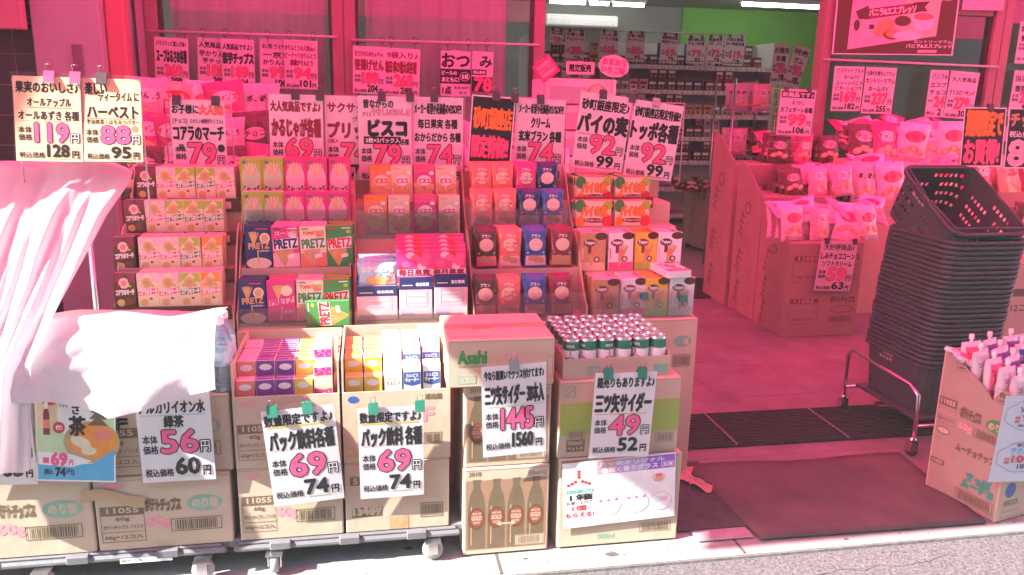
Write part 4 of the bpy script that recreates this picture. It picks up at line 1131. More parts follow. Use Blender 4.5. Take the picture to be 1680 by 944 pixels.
reg('bisc_w', pack('snack_box', 0.076, 0.042, 0.135, a_bisc('beige', 'cream', 'white'), 'beige', 'palepink'), 'pale wheat cream biscuit box', 0.042)
reg('bisc_r', pack('snack_box', 0.076, 0.042, 0.135, a_bisc('magenta', 'pink', 'white'), 'magenta', 'pink'), 'red cream biscuit box', 0.042)
reg('okara', bag('snack_pouch', 0.135, 0.092, 0.022, a_okara, 'skyblue', seed=4), 'blue okara biscuit packet', 0.024, 'snack packet')
reg('fruit', pack('snack_packet', 0.118, 0.017, 0.125, a_fruit, 'maroon', 'palepink'), 'magenta dried fruit biscuit packet', 0.017, 'snack packet')
for k, bg, low, ink, wd, lb in (('r_org', 'coral', 'palepink', 'red', 'メープル', 'orange bran biscuit pouch'), ('r_grn', 'coral', 'palegreen', 'red', 'チーズ', 'orange and green bran biscuit pouch'), ('r_blue', 'blue', 'palepink', 'white', 'ブルーベリー', 'blue bran biscuit pouch'),
                            ('r_navy', 'navy', 'lilac', 'white', 'バニラ', 'navy bran biscuit pouch'), ('r_pur', 'magenta', 'palepink', 'purple', 'ベリー', 'purple pink bran biscuit pouch'), ('r_choc', 'choco', 'pink', 'palepink', 'カカオ', 'dark cocoa bran biscuit pouch'), ('r_red', 'maroon', 'tan', 'cream', 'いちご', 'dark red bran biscuit pouch')):
    reg(k, bag('snack_pouch', 0.084, 0.142, 0.024, a_bran(bg, low, ink, wd), bg, seed=len(lb), top=low), lb, 0.026, 'snack pouch')
reg('pai', pack('snack_box', 0.132, 0.028, 0.094, a_pai, 'cream', 'coral'), 'cream chocolate pie box', 0.028)
reg('t_brn', pack('snack_box', 0.092, 0.026, 0.138, a_toppo('tan', 'beige'), 'tan', 'palepink'), 'brown filled stick box', 0.026)
reg('t_pnk', pack('snack_box', 0.092, 0.026, 0.138, a_toppo('white', 'pink', 'maroon'), 'white', 'palepink'), 'white and pink filled stick box', 0.026)
reg('t_yel', pack('snack_box', 0.084, 0.026, 0.138, a_toppo('yellow', 'lime'), 'yellow', 'orange'), 'yellow filled stick box', 0.026)
reg('t_wht', pack('snack_box', 0.092, 0.026, 0.138, a_toppo('white', 'silver', 'choco'), 'white', 'palepink'), 'white milk filled stick box', 0.026)

def shelf_row(items, yb_px, Y, n, where, z=None, pitch=0.002, jitter=0.003, lean=0.0):
    """items = (kind, pixel centre); n packs deep, standing on z"""
    for i, it in enumerate(items):
        k, px = it[0], it[1]
        me, lb, dd, cat = PK[k]
        p = at(px, yb_px, Y)
        zz = z if z is not None else p.z
        for r_ in range(it[2] if len(it) > 2 else n):
            same = [q for q in items if q[0] == k]
            which = '' if len(same) == 1 else ORD[same.index(it)] + ' '
            o = put(me.name.split('.')[0], me, loc=(p.x + random.uniform(-jitter, jitter) * (r_ > 0), Y + r_ * (dd + pitch), zz + 0.0005), rz=random.uniform(-.06, .06),
                    label='%s%s, %s from front, %s' % (which, lb, ORD[r_], where), cat=cat, group='snacks on the stepped displays')
            o.rotation_euler.x = (-lean if lean else 0) + random.uniform(-.05, 0.01)
            o.rotation_euler.y = random.uniform(-.03, .03)

def stand(label, x0, x1, tiers, yback, base_z, art=None, trays=(), base_art=None, film=(), lip=None):
    """stepped display: tiers = (front y, shelf z); side boards with a swooping front edge per tray"""
    xm, hw = (x0 + x1) / 2, (x1 - x0) / 2
    y0 = tiers[0][0] - 0.012
    mb = MB()
    zp = base_z
    for y, z in tiers:
        if z > zp + 0.001:
            mb.box(-hw + 0.005, hw - 0.005, y - 0.004 - y0, yback - y0, zp + 0.0004, z, 'board')
            zp = z
    if lip:
        for y, z in tiers:
            mb.box(-hw + 0.006, hw - 0.006, y - 0.010 - y0, y - 0.0045 - y0, z - 0.035, z + 0.012, lip)
            mb.front(-hw, y - 0.0103 - y0, z - 0.03)
            for q in (0.12, 0.45, 0.8):
                mb.rect(2 * hw * q, 0.006, 2 * hw * (q + 0.1), 0.03, 'palepink')
    mb.box(-hw, hw, yback - y0 + 0.0005, yback - y0 + 0.006, base_z, tiers[-1][1] + 0.10, 'board')
    for ya, za, zt, yb in trays:
        n_ = 8
        pts = [(ya - y0, za), (yb - y0, za), (yb - y0, zt)]
        for k in range(1, n_ + 1):
            q = k / n_
            pts.append((yb - y0 + (ya - yb) * q, za + 0.05 + (zt - za - 0.05) * (0.5 + 0.5 * math.cos(math.pi * q)) ** 0.8))
        for s_ in (-1, 1):
            xa = s_ * hw
            mb.prism_x(pts, min(xa, xa - s_ * 0.004), max(xa, xa - s_ * 0.004), 'board')
    r = put('display_stand', mb, loc=(xm, y0, 0), label=label, cat='display stand')
    for y, z, h_ in film:
        f = MB(); f.front(-hw + 0.004, y - y0 - 0.006, z); f.rect(0, 0, 2 * hw - 0.008, h_, 'film', 4); put('front_film', f, r)
    return r
def art_koike(mb, w_, h_):
    mb.disc(w_ * .14, h_ - 0.028, 0.028, 0.011, 'blue'); mb.text('コイケヤ', w_ * .14 - 0.019, h_ - 0.033, w_ * .14 + 0.019, h_ - 0.023, 'board', 0.05)
def art_noriE(mb, w_, h_):
    mb.disc(w_ * .86, h_ - 0.085, 0.034, 0.022, 'fadegreen'); mb.text('塩', w_ * .86 + 0.004, h_ - 0.096, w_ * .86 + 0.024, h_ - 0.074, 'board', 0.06); mb.barcode(w_ * .78, h_ - 0.18, w_ * .95, h_ - 0.135)
TX = [(-0.80, -0.432), (-0.425, -0.062), (-0.048, 0.322), (0.345, 0.745), (0.755, 1.150)]
BZ = 0.615
for (a, b), lb, art in zip(TX, ('tall brown carton under the bear biscuit display', 'tall brown carton under the pretzel stick display', 'tall brown carton with blue oval under the cream biscuit display', 'tall brown carton under the bran pouch display', 'tall brown carton with green oval under the filled stick boxes'), (art_koike, art_koike, art_koike, art_koike, art_noriE)):
    carton(lb, a, b, 2.575, 3.05, 0.001, BZ, art)
T1, T2, T3, T4 = 2.60, 2.71, 2.835, 2.905
def zz(px, py, Y): return at(px, py, Y).z
def film_h(z): return 0.07
# bear biscuit display
w1 = 'of bear biscuit display'
BB = [at(289, y_, Y_).z for y_, Y_ in ((508, T1), (448, T2), (386, T3), (331, T4))]
stand('stepped brown display of bear biscuits beside the white cloth', *TX[0], [(T1, BB[0]), (T2, BB[1]), (T3, BB[2]), (T4, BB[3])], 3.05, BZ, trays=((T1 - .01, BZ, 0.93, 2.82), (T3 - .01, 0.84, 1.12, 3.04)), lip='choco')
shelf_row((('b_choco', 207), ('b_straw', 246), ('b_straw', 281), ('b_green', 314), ('b_yel', 348)), 510, T1, 2, 'lowest tier ' + w1, z=BB[0] + .0005)
shelf_row((('b_choco', 207), ('b_straw', 247), ('b_straw', 281), ('b_green', 316), ('b_yel', 350)), 449, T2, 2, 'second tier ' + w1, z=BB[1] + .0005)
shelf_row((('b_choco', 224), ('b_straw', 258), ('b_green', 289), ('b_green', 321), ('b_green', 353)), 385, T3, 1, 'third tier ' + w1, z=BB[2] + .0005)
shelf_row((('b_choco', 241), ('b_straw', 274), ('b_green', 306), ('b_green', 339), ('b_straw', 372)), 330, T4, 3, 'top tier ' + w1, z=BB[3] + .0005)
# pretzel sticks and potato sticks
w2 = 'of pretzel display'
stand('stepped brown display of pretzel and potato stick boxes', *TX[1], [(T1, 0.635), (T2, 0.795), (T3, 0.885), (T4, 0.995)], 3.05, BZ, trays=((T1 - .01, BZ, 0.90, 2.82), (T3 - .01, 0.86, 1.12, 3.04)), film=((T1, 0.625, 0.06), (T3, 0.875, 0.10)))
shelf_row((('p_navy', 416), ('p_roast', 464), ('p_tom', 509), ('p_sal', 555)), 523, T1, 4, 'lowest tier ' + w2, z=0.636)
shelf_row((('p_navy', 425), ('p_corn', 471), ('p_tom', 516), ('p_sal', 559)), 430, T2, 5, 'second tier ' + w2, z=0.796)
shelf_row((('k_green', 418), ('k_green', 452), ('k_pink', 487), ('k_pink', 521), ('k_pink', 556)), 400, T3, 1, 'third tier ' + w2, z=0.886)
shelf_row((('k_green', 414), ('k_green', 449), ('k_pink', 486), ('k_pink', 521), ('k_pink', 557)), 328, T4, 2, 'top tier ' + w2, z=0.996)
# one salad box lying on its side in front
me, lb, dd, cat = PK['p_sal']
p = at(538, 524, T1 - 0.03)
o = put('snack_box', me, loc=(p.x + 0.070, T1 - 0.028, 0.622 + 0.046), label='green salad pretzel box lying sideways before the lowest pretzel tier', cat=cat); o.rotation_euler = (0, -math.pi / 2, 0)
# cream biscuits, okara, fruit biscuits
w3 = 'of cream biscuit display'
stand('stepped brown display of cream and fruit biscuits', *TX[2], [(T1, 0.632), (T2, 0.80), (T3, 0.885), (T4, 0.985)], 3.05, BZ, trays=((T1 - .01, BZ, 0.86, 2.82), (T3 - .01, 0.85, 1.10, 3.04)), film=((T1, 0.62, 0.05), (T3, 0.87, 0.10)))
def case(label, px0, px1, top_px, wht='white'):
    a, b = at(px0, 515, T1), at(px1, 515, T1)
    w_ = b.x - a.x - 0.003; h_ = at(px0, top_px, T1).z - 0.634
    mb = MB(); mb.box(-w_ / 2, w_ / 2, 0, 0.004, 0, h_, 'palepink', 0.001); mb.box(-w_ / 2, w_ / 2, 0.075, 0.079, 0, h_ * 1.12, 'navy', 0.001)
    for s_ in (-1, 1):
        mb.prism_x([(0.004, 0), (0.075, 0), (0.075, h_ * 1.1), (0.004, h_)], min(s_ * w_ / 2, s_ * (w_ / 2 - .003)), max(s_ * w_ / 2, s_ * (w_ / 2 - .003)), 'navy')
    mb.box(-w_ / 2 + .003, w_ / 2 - .003, 0.004, 0.075, 0, 0.004, 'navy')
    mb.front(-w_ / 2, -0.0003, 0); mb.rect(0, h_ * .70, w_, h_, 'navy'); mb.text('毎日果実', w_ * .5, h_ * .78, w_ * .9, h_ * .86, 'white', 0.04); mb.rect(0.01, h_ * .79, w_ * .4, h_ * .81, 'white')
    for q in (0.38, 0.54):
        mb.rect(w_ * .22, h_ * q, w_ * .82, h_ * (q + .10), 'silver'); mb.rect(w_ * .26, h_ * (q + .03), w_ * .78, h_ * (q + .05), 'white')
    mb.frame(w_ * .18, h_ * .30, w_ * .86, h_ * .68, 0.0025, 'silver'); mb.rect(w_ * .05, h_ * .08, w_ * .45, h_ * .16, 'lilac')
    return put('snack_case', mb, loc=((a.x + b.x) / 2, T1, 0.634), label=label, cat='snack case')
case('navy topped snack case holding the blue okara packets', 585, 653, 470)
case('middle navy and white snack case under the pink fruit packets', 655, 710, 455)
case('navy and white snack case next to the bran pouches', 712, 768, 450)
x_ = at(620, 470, T1).x
for k in range(3):
    me, lb, dd, cat = PK['okara']; put('snack_pouch', me, loc=(x_ + 0.002 * k, T1 + 0.006 + 0.022 * k, 0.735 + 0.010 * k), label='blue okara biscuit packet, %s from front, in the navy case' % ORD[k], cat=cat, group='snacks on the stepped displays').rotation_euler.x = -0.12
for q, (px, nm) in enumerate(((680, 'middle'), (737, 'right'))):
    me, lb, dd, cat = PK['fruit']; x_ = at(px, 450, T1).x
    for k in range(5):
        put('snack_packet', me, loc=(x_ + random.uniform(-.002, .002), T1 + 0.010 + 0.0185 * k, 0.738 + 0.011 * k), label='magenta fruit biscuit packet, %s from front, in the %s stack above the navy cases' % (ORD[k], nm), cat=cat, group='snacks on the stepped displays').rotation_euler.x = -0.10
shelf_row((('bisc_o', 618), ('bisc_w', 656), ('bisc_r', 698), ('bisc_w', 737)), 400, T3, 1, 'third tier ' + w3, z=0.886)
shelf_row((('bisc_o', 627), ('bisc_w', 661), ('bisc_r', 696), ('bisc_w', 732)), 333, T4, 2, 'top tier ' + w3, z=0.986)
# bran pouches
w4 = 'of bran pouch display'
stand('stepped brown display of bran biscuit pouches', *TX[3], [(T1, 0.625), (T2, 0.775), (T3, 0.90), (T4, 0.99)], 3.05, BZ, trays=((T1 - .01, BZ, 0.90, 2.82), (T3 - .01, 0.86, 1.13, 3.04)), film=((T1, 0.615, 0.10), (T3, 0.885, 0.09)))
shelf_row((('r_choc', 797), ('r_org', 835), ('r_blue', 878), ('r_red', 922)), 527, T1, 3, 'lowest tier ' + w4, z=0.626, lean=0.08)
shelf_row((('r_choc', 799), ('r_org', 836), ('r_blue', 879), ('r_red', 921)), 450, T2, 4, 'second tier ' + w4, z=0.776, lean=0.06)
shelf_row((('r_org', 792), ('r_org', 829), ('r_navy', 868), ('r_blue', 907)), 397, T3, 2, 'third tier ' + w4, z=0.901, lean=0.08)
shelf_row((('r_grn', 791), ('r_org', 825), ('r_pur', 862), ('r_navy', 898)), 331, T4, 3, 'top tier ' + w4, z=0.991, lean=0.05)
# pie boxes and filled sticks
w5 = 'of filled stick display'
stand('stepped brown display of filled stick and pie boxes', *TX[4], [(T1, 0.618), (T2, 0.762), (T3, 0.905), (T4, 0.985)], 3.05, BZ, trays=())
shelf_row((('t_brn', 993), ('t_pnk', 1037), ('t_yel', 1075), ('t_wht', 1115)), 526, T1, 4, 'lowest tier ' + w5, z=0.619)
shelf_row((('t_brn', 972), ('t_pnk', 1018), ('t_yel', 1059), ('t_wht', 1096)), 440, T2, 4, 'second tier ' + w5, z=0.763)
me, lb, dd, cat = PK['t_pnk']
p = at(1107, 452, T1); o = put('snack_box', me, loc=(p.x, T1 + 0.005, 0.760), rz=0.1, label='white and pink filled stick box lying flat on the white boxes', cat=cat); o.rotation_euler = (math.radians(-88), 0, 0.12); o.location = (p.x + 0.01, T1 - 0.02, 0.786)
shelf_row((('pai', 973), ('pai', 1036)), 372, T3, 2, 'third tier ' + w5, z=0.906)
shelf_row((('pai', 973), ('pai', 1036)), 345, T4, 5, 'top tier ' + w5, z=0.986)
mb = MB(); a, b = at(942, 360, T4 - 0.02), at(1070, 360, T4 - 0.02); w_ = b.x - a.x
mb.box(0, w_, 0, 0.004, -0.02, 0.022, 'maroon'); mb.front(0, -0.0003, -0.02); mb.text('パイの実', w_ * .2, 0.008, w_ * .48, 0.034, 'cream', 0.07); mb.disc(w_ * .68, 0.021, w_ * .16, 0.012, 'white'); mb.disc(w_ * .68, 0.021, w_ * .155, 0.0105, 'maroon'); mb.text('チョコレートパイ', w_ * .56, 0.016, w_ * .80, 0.026, 'white', 0.04)
for q in (0.03, 0.09, 0.15, 0.88, 0.95):
    mb.disc(w_ * q, 0.02, 0.010, 0.010, 'cream'); mb.disc(w_ * q, 0.02, 0.004, 0.004, 'coral')
put('header_strip', mb, loc=(a.x, T4 - 0.02, 0.987), label='maroon printed header strip below the pie boxes', cat='header strip')

# bottles on the first dolly
def bottle_me():
    pet = see_through('clear bottle plastic', (0.80, 0.90, 0.95), (0.9, 0.95, 1), 0.06, 0.05, (0.5, 0.66, 0.78), 0.22)
    mb = MB()
    mb.lathe([(0.028, 0), (0.0315, 0.006), (0.0315, 0.06), (0.030, 0.066), (0.0315, 0.072), (0.0315, 0.145), (0.026, 0.165), (0.014, 0.185), (0.0125, 0.195)], 0, 0, pet, 14)
    mb.lathe([(0.032, 0.078), (0.032, 0.138)], 0, 0, mat('bottle label', (0.22, 0.45, 0.62), 0.4, 0.4, 0.3, 30, two=(0.66, 0.78, 0.82)), 14)
    mb.lathe([(0.0145, 0.192), (0.0145, 0.208), (0.012, 0.211)], 0, 0, 'white', 12)
    return mb.mesh('water_bottle')
bm = bottle_me()
for r_ in range(4):
    for c in range(10):
        if (c > 0 and r_ > 0) or r_ > 1:
            continue
        put('water_bottle', bm, loc=(-0.415 - 0.066 * c, 2.235 + 0.068 * r_, 0.5455 + (0 if c < 6 else 0.0)), rz=random.uniform(0, 6), label='clear water bottle, %s from the open end in the %s row under the cloth' % (ORD[c], ORD[r_]), cat='bottle', group='water bottles under the cloth')

# white cloths
cloth = mat('white cotton sheet', (0.78, 0.77, 0.79), 0.85, 0.15, 0.02, 6, trans=0.42, bump=0.5, bscale=14)
def interp(tab, v):
    for (a, pa), (b, pb) in zip(tab, tab[1:]):
        if v <= b:
            t = (v - a) / (b - a); t = t * t * (3 - 2 * t) * 0.5 + t * 0.5
            return tuple(x + (y - x) * t for x, y in zip(pa, pb))
    return tab[-1][1]
R_E = [(0, (206, 262, 2.62)), (0.06, (219, 272, 2.53)), (0.14, (215, 292, 2.50)), (0.3, (174, 352, 2.42)), (0.5, (132, 436, 2.30)), (0.68, (92, 515, 2.18)), (0.82, (52, 600, 2.10)), (1, (42, 768, 2.07))]
L_E = [(0, (-190, 262, 2.62)), (0.06, (-200, 272, 2.55)), (0.14, (-205, 292, 2.52)), (0.3, (-215, 352, 2.44)), (0.5, (-225, 436, 2.32)), (0.68, (-235, 515, 2.20)), (0.82, (-240, 600, 2.12)), (1, (-250, 768, 2.08))]
def cloth_a(u, v):
    r_, l_ = interp(R_E, v), interp(L_E, v)
    a = at(*r_); b = at(*l_)
    # gather the folds towards the upper right corner
    p = b.lerp(a, u)
    f = min(1, v * 2.2)
    p.y += f * (0.019 * math.sin(31 * u - 4 * v + 1.2 * math.sin(3 * v)) + 0.009 * math.sin(67 * u + 5 * v + 2 * math.sin(5 * v)) + 0.004 * math.sin(131 * u - 9 * v)) + 0.006 * math.sin(11 * u + 9 * v)
    p.z += (1 - f) * 0.012 * math.sin(17 * u) + 0.03 * max(0, 1 - v * 8) * (0.6 * math.sin(9 * u + 1))
    if v > 0.93:
        p.z += 0.02 * math.sin(11 * u)
    return tuple(p)
g = MB(); g.grid(cloth_a, 110, 90, cloth); put('white_cloth', g, label='white sheet hanging in diagonal folds from the left display', cat='cloth')
B0 = [(0, (30, 522)), (0.3, (130, 508)), (0.55, (230, 509)), (0.8, (320, 511)), (0.93, (360, 505)), (1, (377, 503))]
B1 = [(0, (-20, 652)), (0.3, (80, 664)), (0.55, (180, 682)), (0.72, (235, 672)), (0.88, (310, 652)), (1, (354, 638))]
def cloth_b(u, v):
    a = interp(B0, u); c = interp(B1, u)
    pa = at(*a, 2.50); pc = at(*c, 2.10)
    br = Vector((pa.x * 0.5 + pc.x * 0.5 + 0.004, 2.195, 0.776 - 0.008 * math.sin(u * 9)))
    if v < 0.4:
        t = v / 0.4
        p = pa.lerp(br, t); p.z += 0.012 * math.sin(u * 21 + t * 3) * t * (1 - t) * 4 * 0.6
    else:
        t = (v - 0.4) / 0.6
        p = br.lerp(pc, t); p.y = br.y + (pc.y - br.y) * (1 - (1 - t) ** 2) + t * (0.016 * math.sin(u * 13 + 1 + 2 * t) + 0.005 * math.sin(u * 31)) + 0.006 * math.sin(u * 7 + t * 6) + (1 - t) * (0.004 * math.sin(u * 23 - t * 19) + 0.003 * math.sin(u * 51 + t * 27))
    return tuple(p)
g = MB(); g.grid(cloth_b, 90, 44, cloth); put('white_cloth', g, label='white sheet draped over the water bottles on the first dolly', cat='cloth')
g = MB(); g.tube([(-1.45, 2.56, 1.118), (-0.81, 2.56, 1.108)], 0.010, 'steel'); g.tube([(-0.83, 2.56, 1.108), (-0.83, 2.56, 0.0)], 0.010, 'steel'); g.tube([(-1.4, 2.56, 1.117), (-1.4, 2.56, 0.0)], 0.010, 'steel')
put('clothes_rail', g, label='steel rail carrying the hanging white sheet', cat='rail')
# ------------------------------------------------------------------ cards above the displays
YC = 3.02
KN = 'プリッツ各種'
card('yellowed price card for apple and azuki bars at 119 yen', (16, 124), (127, 128), (31, 264), 2.47, price([('果実のおいしさ♪', 0.04, 0.06, 0.96, 0.19), ('オールアップル', 0.20, 0.25, 0.85, 0.35, 'black', 0.03), ('オールあずき 各種', 0.06, 0.40, 0.96, 0.51, 'black', 0.03)], '119', '128', under='palegreen', ybig=(0.55, 0.77), ytax=(0.80, 0.96), extra=[('r', 0.20, 0.36, 0.86, 0.37, 'coral'), ('r', 0.06, 0.52, 0.9, 0.527, 'grey')]), stock='paper_beige', clips=(0.55, 0.94), clip_m='steel', Yb=2.44)
card('yellowed price card for matcha biscuits at 88 yen', (130, 128), (227, 131), (142, 265), 2.475, price([('楽しい', 0.06, 0.05, 0.42, 0.19), ('ティータイム に', 0.28, 0.16, 0.96, 0.27, 'black', 0.03), ('ハーベスト', 0.08, 0.33, 0.94, 0.47, 'black', 0.05), ('宇治抹茶・はちみつバター', 0.06, 0.49, 0.96, 0.55, 'black', 0.02)], '88', '95', under='palegreen', ybig=(0.57, 0.78), ytax=(0.82, 0.97), extra=[('r', 0.06, 0.475, 0.9, 0.485, 'coral'), ('d', 0.88, 0.60, 0.06, 0.04, 'coral')]), stock='paper_beige', clips=(0.35,), Yb=2.44)
card('price card for bear biscuits at 79 yen on a wire grid stand', (284, 164), (374, 166), (280, 294), YC, price([('お子様に', 0.04, 0.06, 0.52, 0.17), ('たのしい絵柄がたくさん♪', 0.36, 0.23, 0.96, 0.29, 'black', 0.02), ('[チョコ]', 0.04, 0.23, 0.3, 0.30, 'black', 0.02), ('コアラのマーチ', 0.04, 0.33, 0.96, 0.50, 'black', 0.05), ('箱', 0.12, 0.55, 0.22, 0.63, 'black', 0.03)], '79', '85', ybig=(0.54, 0.80), ytax=(0.84, 0.98), extra=[('o', '大人気!', 0.54, 0.06, 0.97, 0.18, 'coral', 'red', 0.08, 0.03), ('d', 0.90, 0.60, 0.07, 0.05, 'black')]), clips=(0.14, 0.85), clip_m='clip')
card('price card for potato sticks at 69 yen above the green boxes', (440, 154), (529, 157), (445, 292), YC, price([('大人気商品ですよ♪', 0.03, 0.08, 0.95, 0.20, 'maroon', 0.05), ('かるじゃが各種', 0.05, 0.28, 0.95, 0.50, 'maroon', 0.05)], '69', '74', ybig=(0.52, 0.75), ytax=(0.79, 0.95)), clips=(0.5, 0.95))
card('price card for pretzel sticks at 74 yen, half behind the cream biscuit card', (531, 157), (621, 160), (536, 294), YC + 0.02, price([('サクサクの♪', 0.05, 0.08, 0.98, 0.19, 'maroon', 0.05), ('グリコ', 0.50, 0.24, 0.80, 0.30, 'maroon', 0.03), ('プリッツ', 0.06, 0.31, 0.96, 0.50, 'maroon', 0.06), ('2袋入', 0.05, 0.51, 0.25, 0.56, 'maroon', 0.03)], '74', '79', ybig=(0.56, 0.78), ytax=(0.82, 0.97)))
card('price card for cream sandwich biscuits at 79 yen', (586, 157), (674, 159), (590, 296), YC, price([('昔ながらの', 0.10, 0.04, 0.66, 0.14), ('グリコ', 0.08, 0.19, 0.24, 0.24, 'black', 0.03), ('ビスコ', 0.20, 0.28, 0.90, 0.46, 'black', 0.09), ('5枚×3パック入', 0.14, 0.49, 0.78, 0.55, 'white', 0.04), ('各種', 0.80, 0.50, 0.95, 0.57, 'black', 0.03)], '79', '85', ybig=(0.57, 0.81), ytax=(0.84, 0.98), extra=[('o', 'やさしいおいしさ', 0.26, 0.145, 0.97, 0.225, 'palepink', 'maroon', 0.09, 0.03), ('r', 0.10, 0.475, 0.80, 0.565, 'black')]), clips=(0.45, 0.98))
card('price card for fruit and okara biscuits at 74 yen', (676, 159), (759, 161), (679, 296), YC + 0.012, price([('メーカー希望小売価格の43%OFF!!', 0.03, 0.07, 0.96, 0.20, 'black', 0.03), ('毎日果実 各種', 0.10, 0.26, 0.88, 0.37), ('おからだから 各種', 0.04, 0.42, 0.95, 0.53)], '74', '79', ybig=(0.57, 0.80), ytax=(0.84, 0.98)), clips=(0.42,))
def brush(top, low, c1='orange', c2='pink'):
    return [('r', 0, 0, 1, 1, 'white'), ('r', 0.025, 0.02, 0.975, 0.98, 'black'), ('t', top, 0.07, 0.16, 0.95, 0.46, c1, 0.035), ('t', low, 0.07, 0.55, 0.90, 0.86, c2, 0.045)]
card('black card with orange and pink brush lettering between two pink cards', (775, 155), (846, 161), (767, 273), YC, brush('砂町銀座店', '限定特価!!'), clips=(0.55, 0.98))
card('price card for cream brown rice bran at 74 yen beside the black card', (848, 161), (929, 165), (841, 294), YC + 0.01, price([('メーカー希望小売価格の51%OFF!!', 0.06, 0.06, 0.96, 0.18, 'black', 0.03), ('クリーム', 0.32, 0.23, 0.70, 0.35, 'black', 0.05), ('玄米ブラン 各種', 0.08, 0.39, 0.94, 0.52, 'black', 0.05)], '74', '79', ybig=(0.54, 0.78), ytax=(0.82, 0.97)), clips=(0.48,))
card('tilted price card for chocolate pies at 92 yen', (954, 150), (1038, 161), (937, 274), YC - 0.02, price([('砂町銀座限定♪', 0.05, 0.08, 0.97, 0.22), ('パイの実', 0.02, 0.27, 0.98, 0.52, 'black', 0.06)], '92', '99', under='grey', ybig=(0.54, 0.78), ytax=(0.81, 0.97), extra=[('r', 0.04, 0.535, 0.75, 0.545, 'grey')]), clips=(0.42, 0.99), clip_m='clip')
card('tilted price card for filled sticks at 92 yen next to the doorway', (1042, 163), (1122, 175), (1022, 288), YC - 0.02, price([('砂町銀座店限定特価!!', 0.04, 0.08, 0.97, 0.21, 'black', 0.04), ('トッポ各種', 0.02, 0.26, 0.97, 0.50, 'black', 0.05)], '92', '99', under='grey', ybig=(0.54, 0.78), ytax=(0.81, 0.97)), clips=(0.42,), clip_m='steel')
# stands that carry the cards
def wire_stand(label, x0, x1, y, z0, z1, grid=0, rod=None):
    g = MB()
    g.tube([(x0, y, z0), (x0, y, z1), (x1, y, z1), (x1, y, z0)], 0.0028, 'wire', 6)
    if rod:
        g.tube([(rod, y, 0.62), (rod, y, z1)], 0.005, 'steel', 6); g.box(rod - 0.06, rod + 0.06, y - 0.05, y + 0.05, 0.616, 0.622, 'steel')
    for k in range(grid):
        z = z0 + (z1 - z0) * (k + 0.5) / grid
        g.tube([(x0, y, z), (x1, y, z)], 0.0018, 'wire', 5)
    return put('wire_stand', g, label=label, cat='wire stand')
for px0, px1, py, lb, gr in ((268, 378, 161, 'white wire grid stand behind the bear biscuit card', 8), (436, 628, 155, 'thin wire stand holding the potato and pretzel cards', 0), (584, 762, 158, 'thin wire stand holding the cream and fruit biscuit cards', 0), (772, 930, 158, 'thin wire stand holding the black card and bran card', 0), (950, 1124, 158, 'thin wire stand holding the two tilted 92 yen cards', 0)):
    a, b = at(px0, py, YC + 0.04), at(px1, py + (12 if px0 > 940 else 4), YC + 0.04)
    wire_stand(lb, a.x, b.x, YC + 0.045, 1.05, min(a.z, b.z), gr, (a.x + b.x) / 2 if gr == 0 else a.x + 0.02)
a, b = at(20, 128, 2.50), at(228, 134, 2.50)
wire_stand('thin wire stand holding the two yellowed cards', a.x, b.x, 2.50, 1.0, b.z, 0)

# ------------------------------------------------------------------ cards hanging on the window rods
YR = FAC - 0.10
def rod(label, a, b, ticks):
    p, q = at(*a, YR), at(*b, YR)
    g = MB(); g.tube([p, q], 0.008, 'wire'); 
    for e in (p, q):
        g.tube([e, (e.x, FAC - 0.04, e.z)], 0.008, 'wire', 6)
    r = put('hanging_rod', g, label=label, cat='rod')
    for t in ticks:
        c = p.lerp(q, (t - a[0]) / (b[0] - a[0]))
        h = MB(); h.tube([(c.x + 0.016 * math.cos(w_), c.y, c.z + 0.004 + 0.022 * math.sin(w_)) for w_ in [x * 0.5 for x in range(13)]], 0.0022, 'clip', 5); h.tube([(c.x, c.y, c.z - 0.016), (c.x, c.y + .001, c.z - 0.05)], 0.002, 'clip', 5)
        put('ring_clip', h, r)
rod('white rod with hanging cards across the wide window', (242, 51), (551, 61), (262, 300, 330, 366, 404, 436, 472, 513))
rod('white rod with hanging cards across the middle window', (578, 66), (884, 74), (590, 625, 640, 678, 731, 766, 797))
rod('white rod below the dessert poster', (1358, 98), (1638, 110), (1385, 1417, 1432, 1569, 1601, 1620))
def hang(label, a, b, c, d, **kw):
    return card(label, a, b, c, kw.pop('Y', YR - 0.004), d, sleeve=True, **kw)
hang('hanging price card for soup vermicelli at 369 yen', (252, 60), (308, 64), (256, 142), price([('バラエティに富んだ味♪', 0.06, 0.07, 0.92, 0.17, 'black', 0.03), ('スープはるさめ各種', 0.06, 0.24, 0.94, 0.50, 'black', 0.04)], '369', '398', ybig=(0.55, 0.77), ytax=(0.80, 0.96), outline='maroon'))
hang('hanging price card for potato fritters, half behind the purple chip card', (322, 61), (376, 65), (327, 141), price([('人気商品で♪', 0.05, 0.08, 0.95, 0.20, 'black', 0.04), ('芋かりん', 0.05, 0.26, 0.8, 0.38, 'black', 0.04), ('芋チップ', 0.15, 0.41, 0.9, 0.52, 'black', 0.04)], '186', '200', ybig=(0.55, 0.77), ytax=(0.80, 0.96), outline='maroon'), Y=YR + 0.02)
hang('hanging price card for purple potato chips at 189 yen', (362, 63), (416, 66), (366, 144), price([('人気商品ですよ♪', 0.04, 0.10, 0.93, 0.22, 'black', 0.04), ('紫芋チップス', 0.03, 0.28, 0.97, 0.50, 'black', 0.06)], '189', '204', ybig=(0.56, 0.77), ytax=(0.81, 0.96), outline='maroon'))
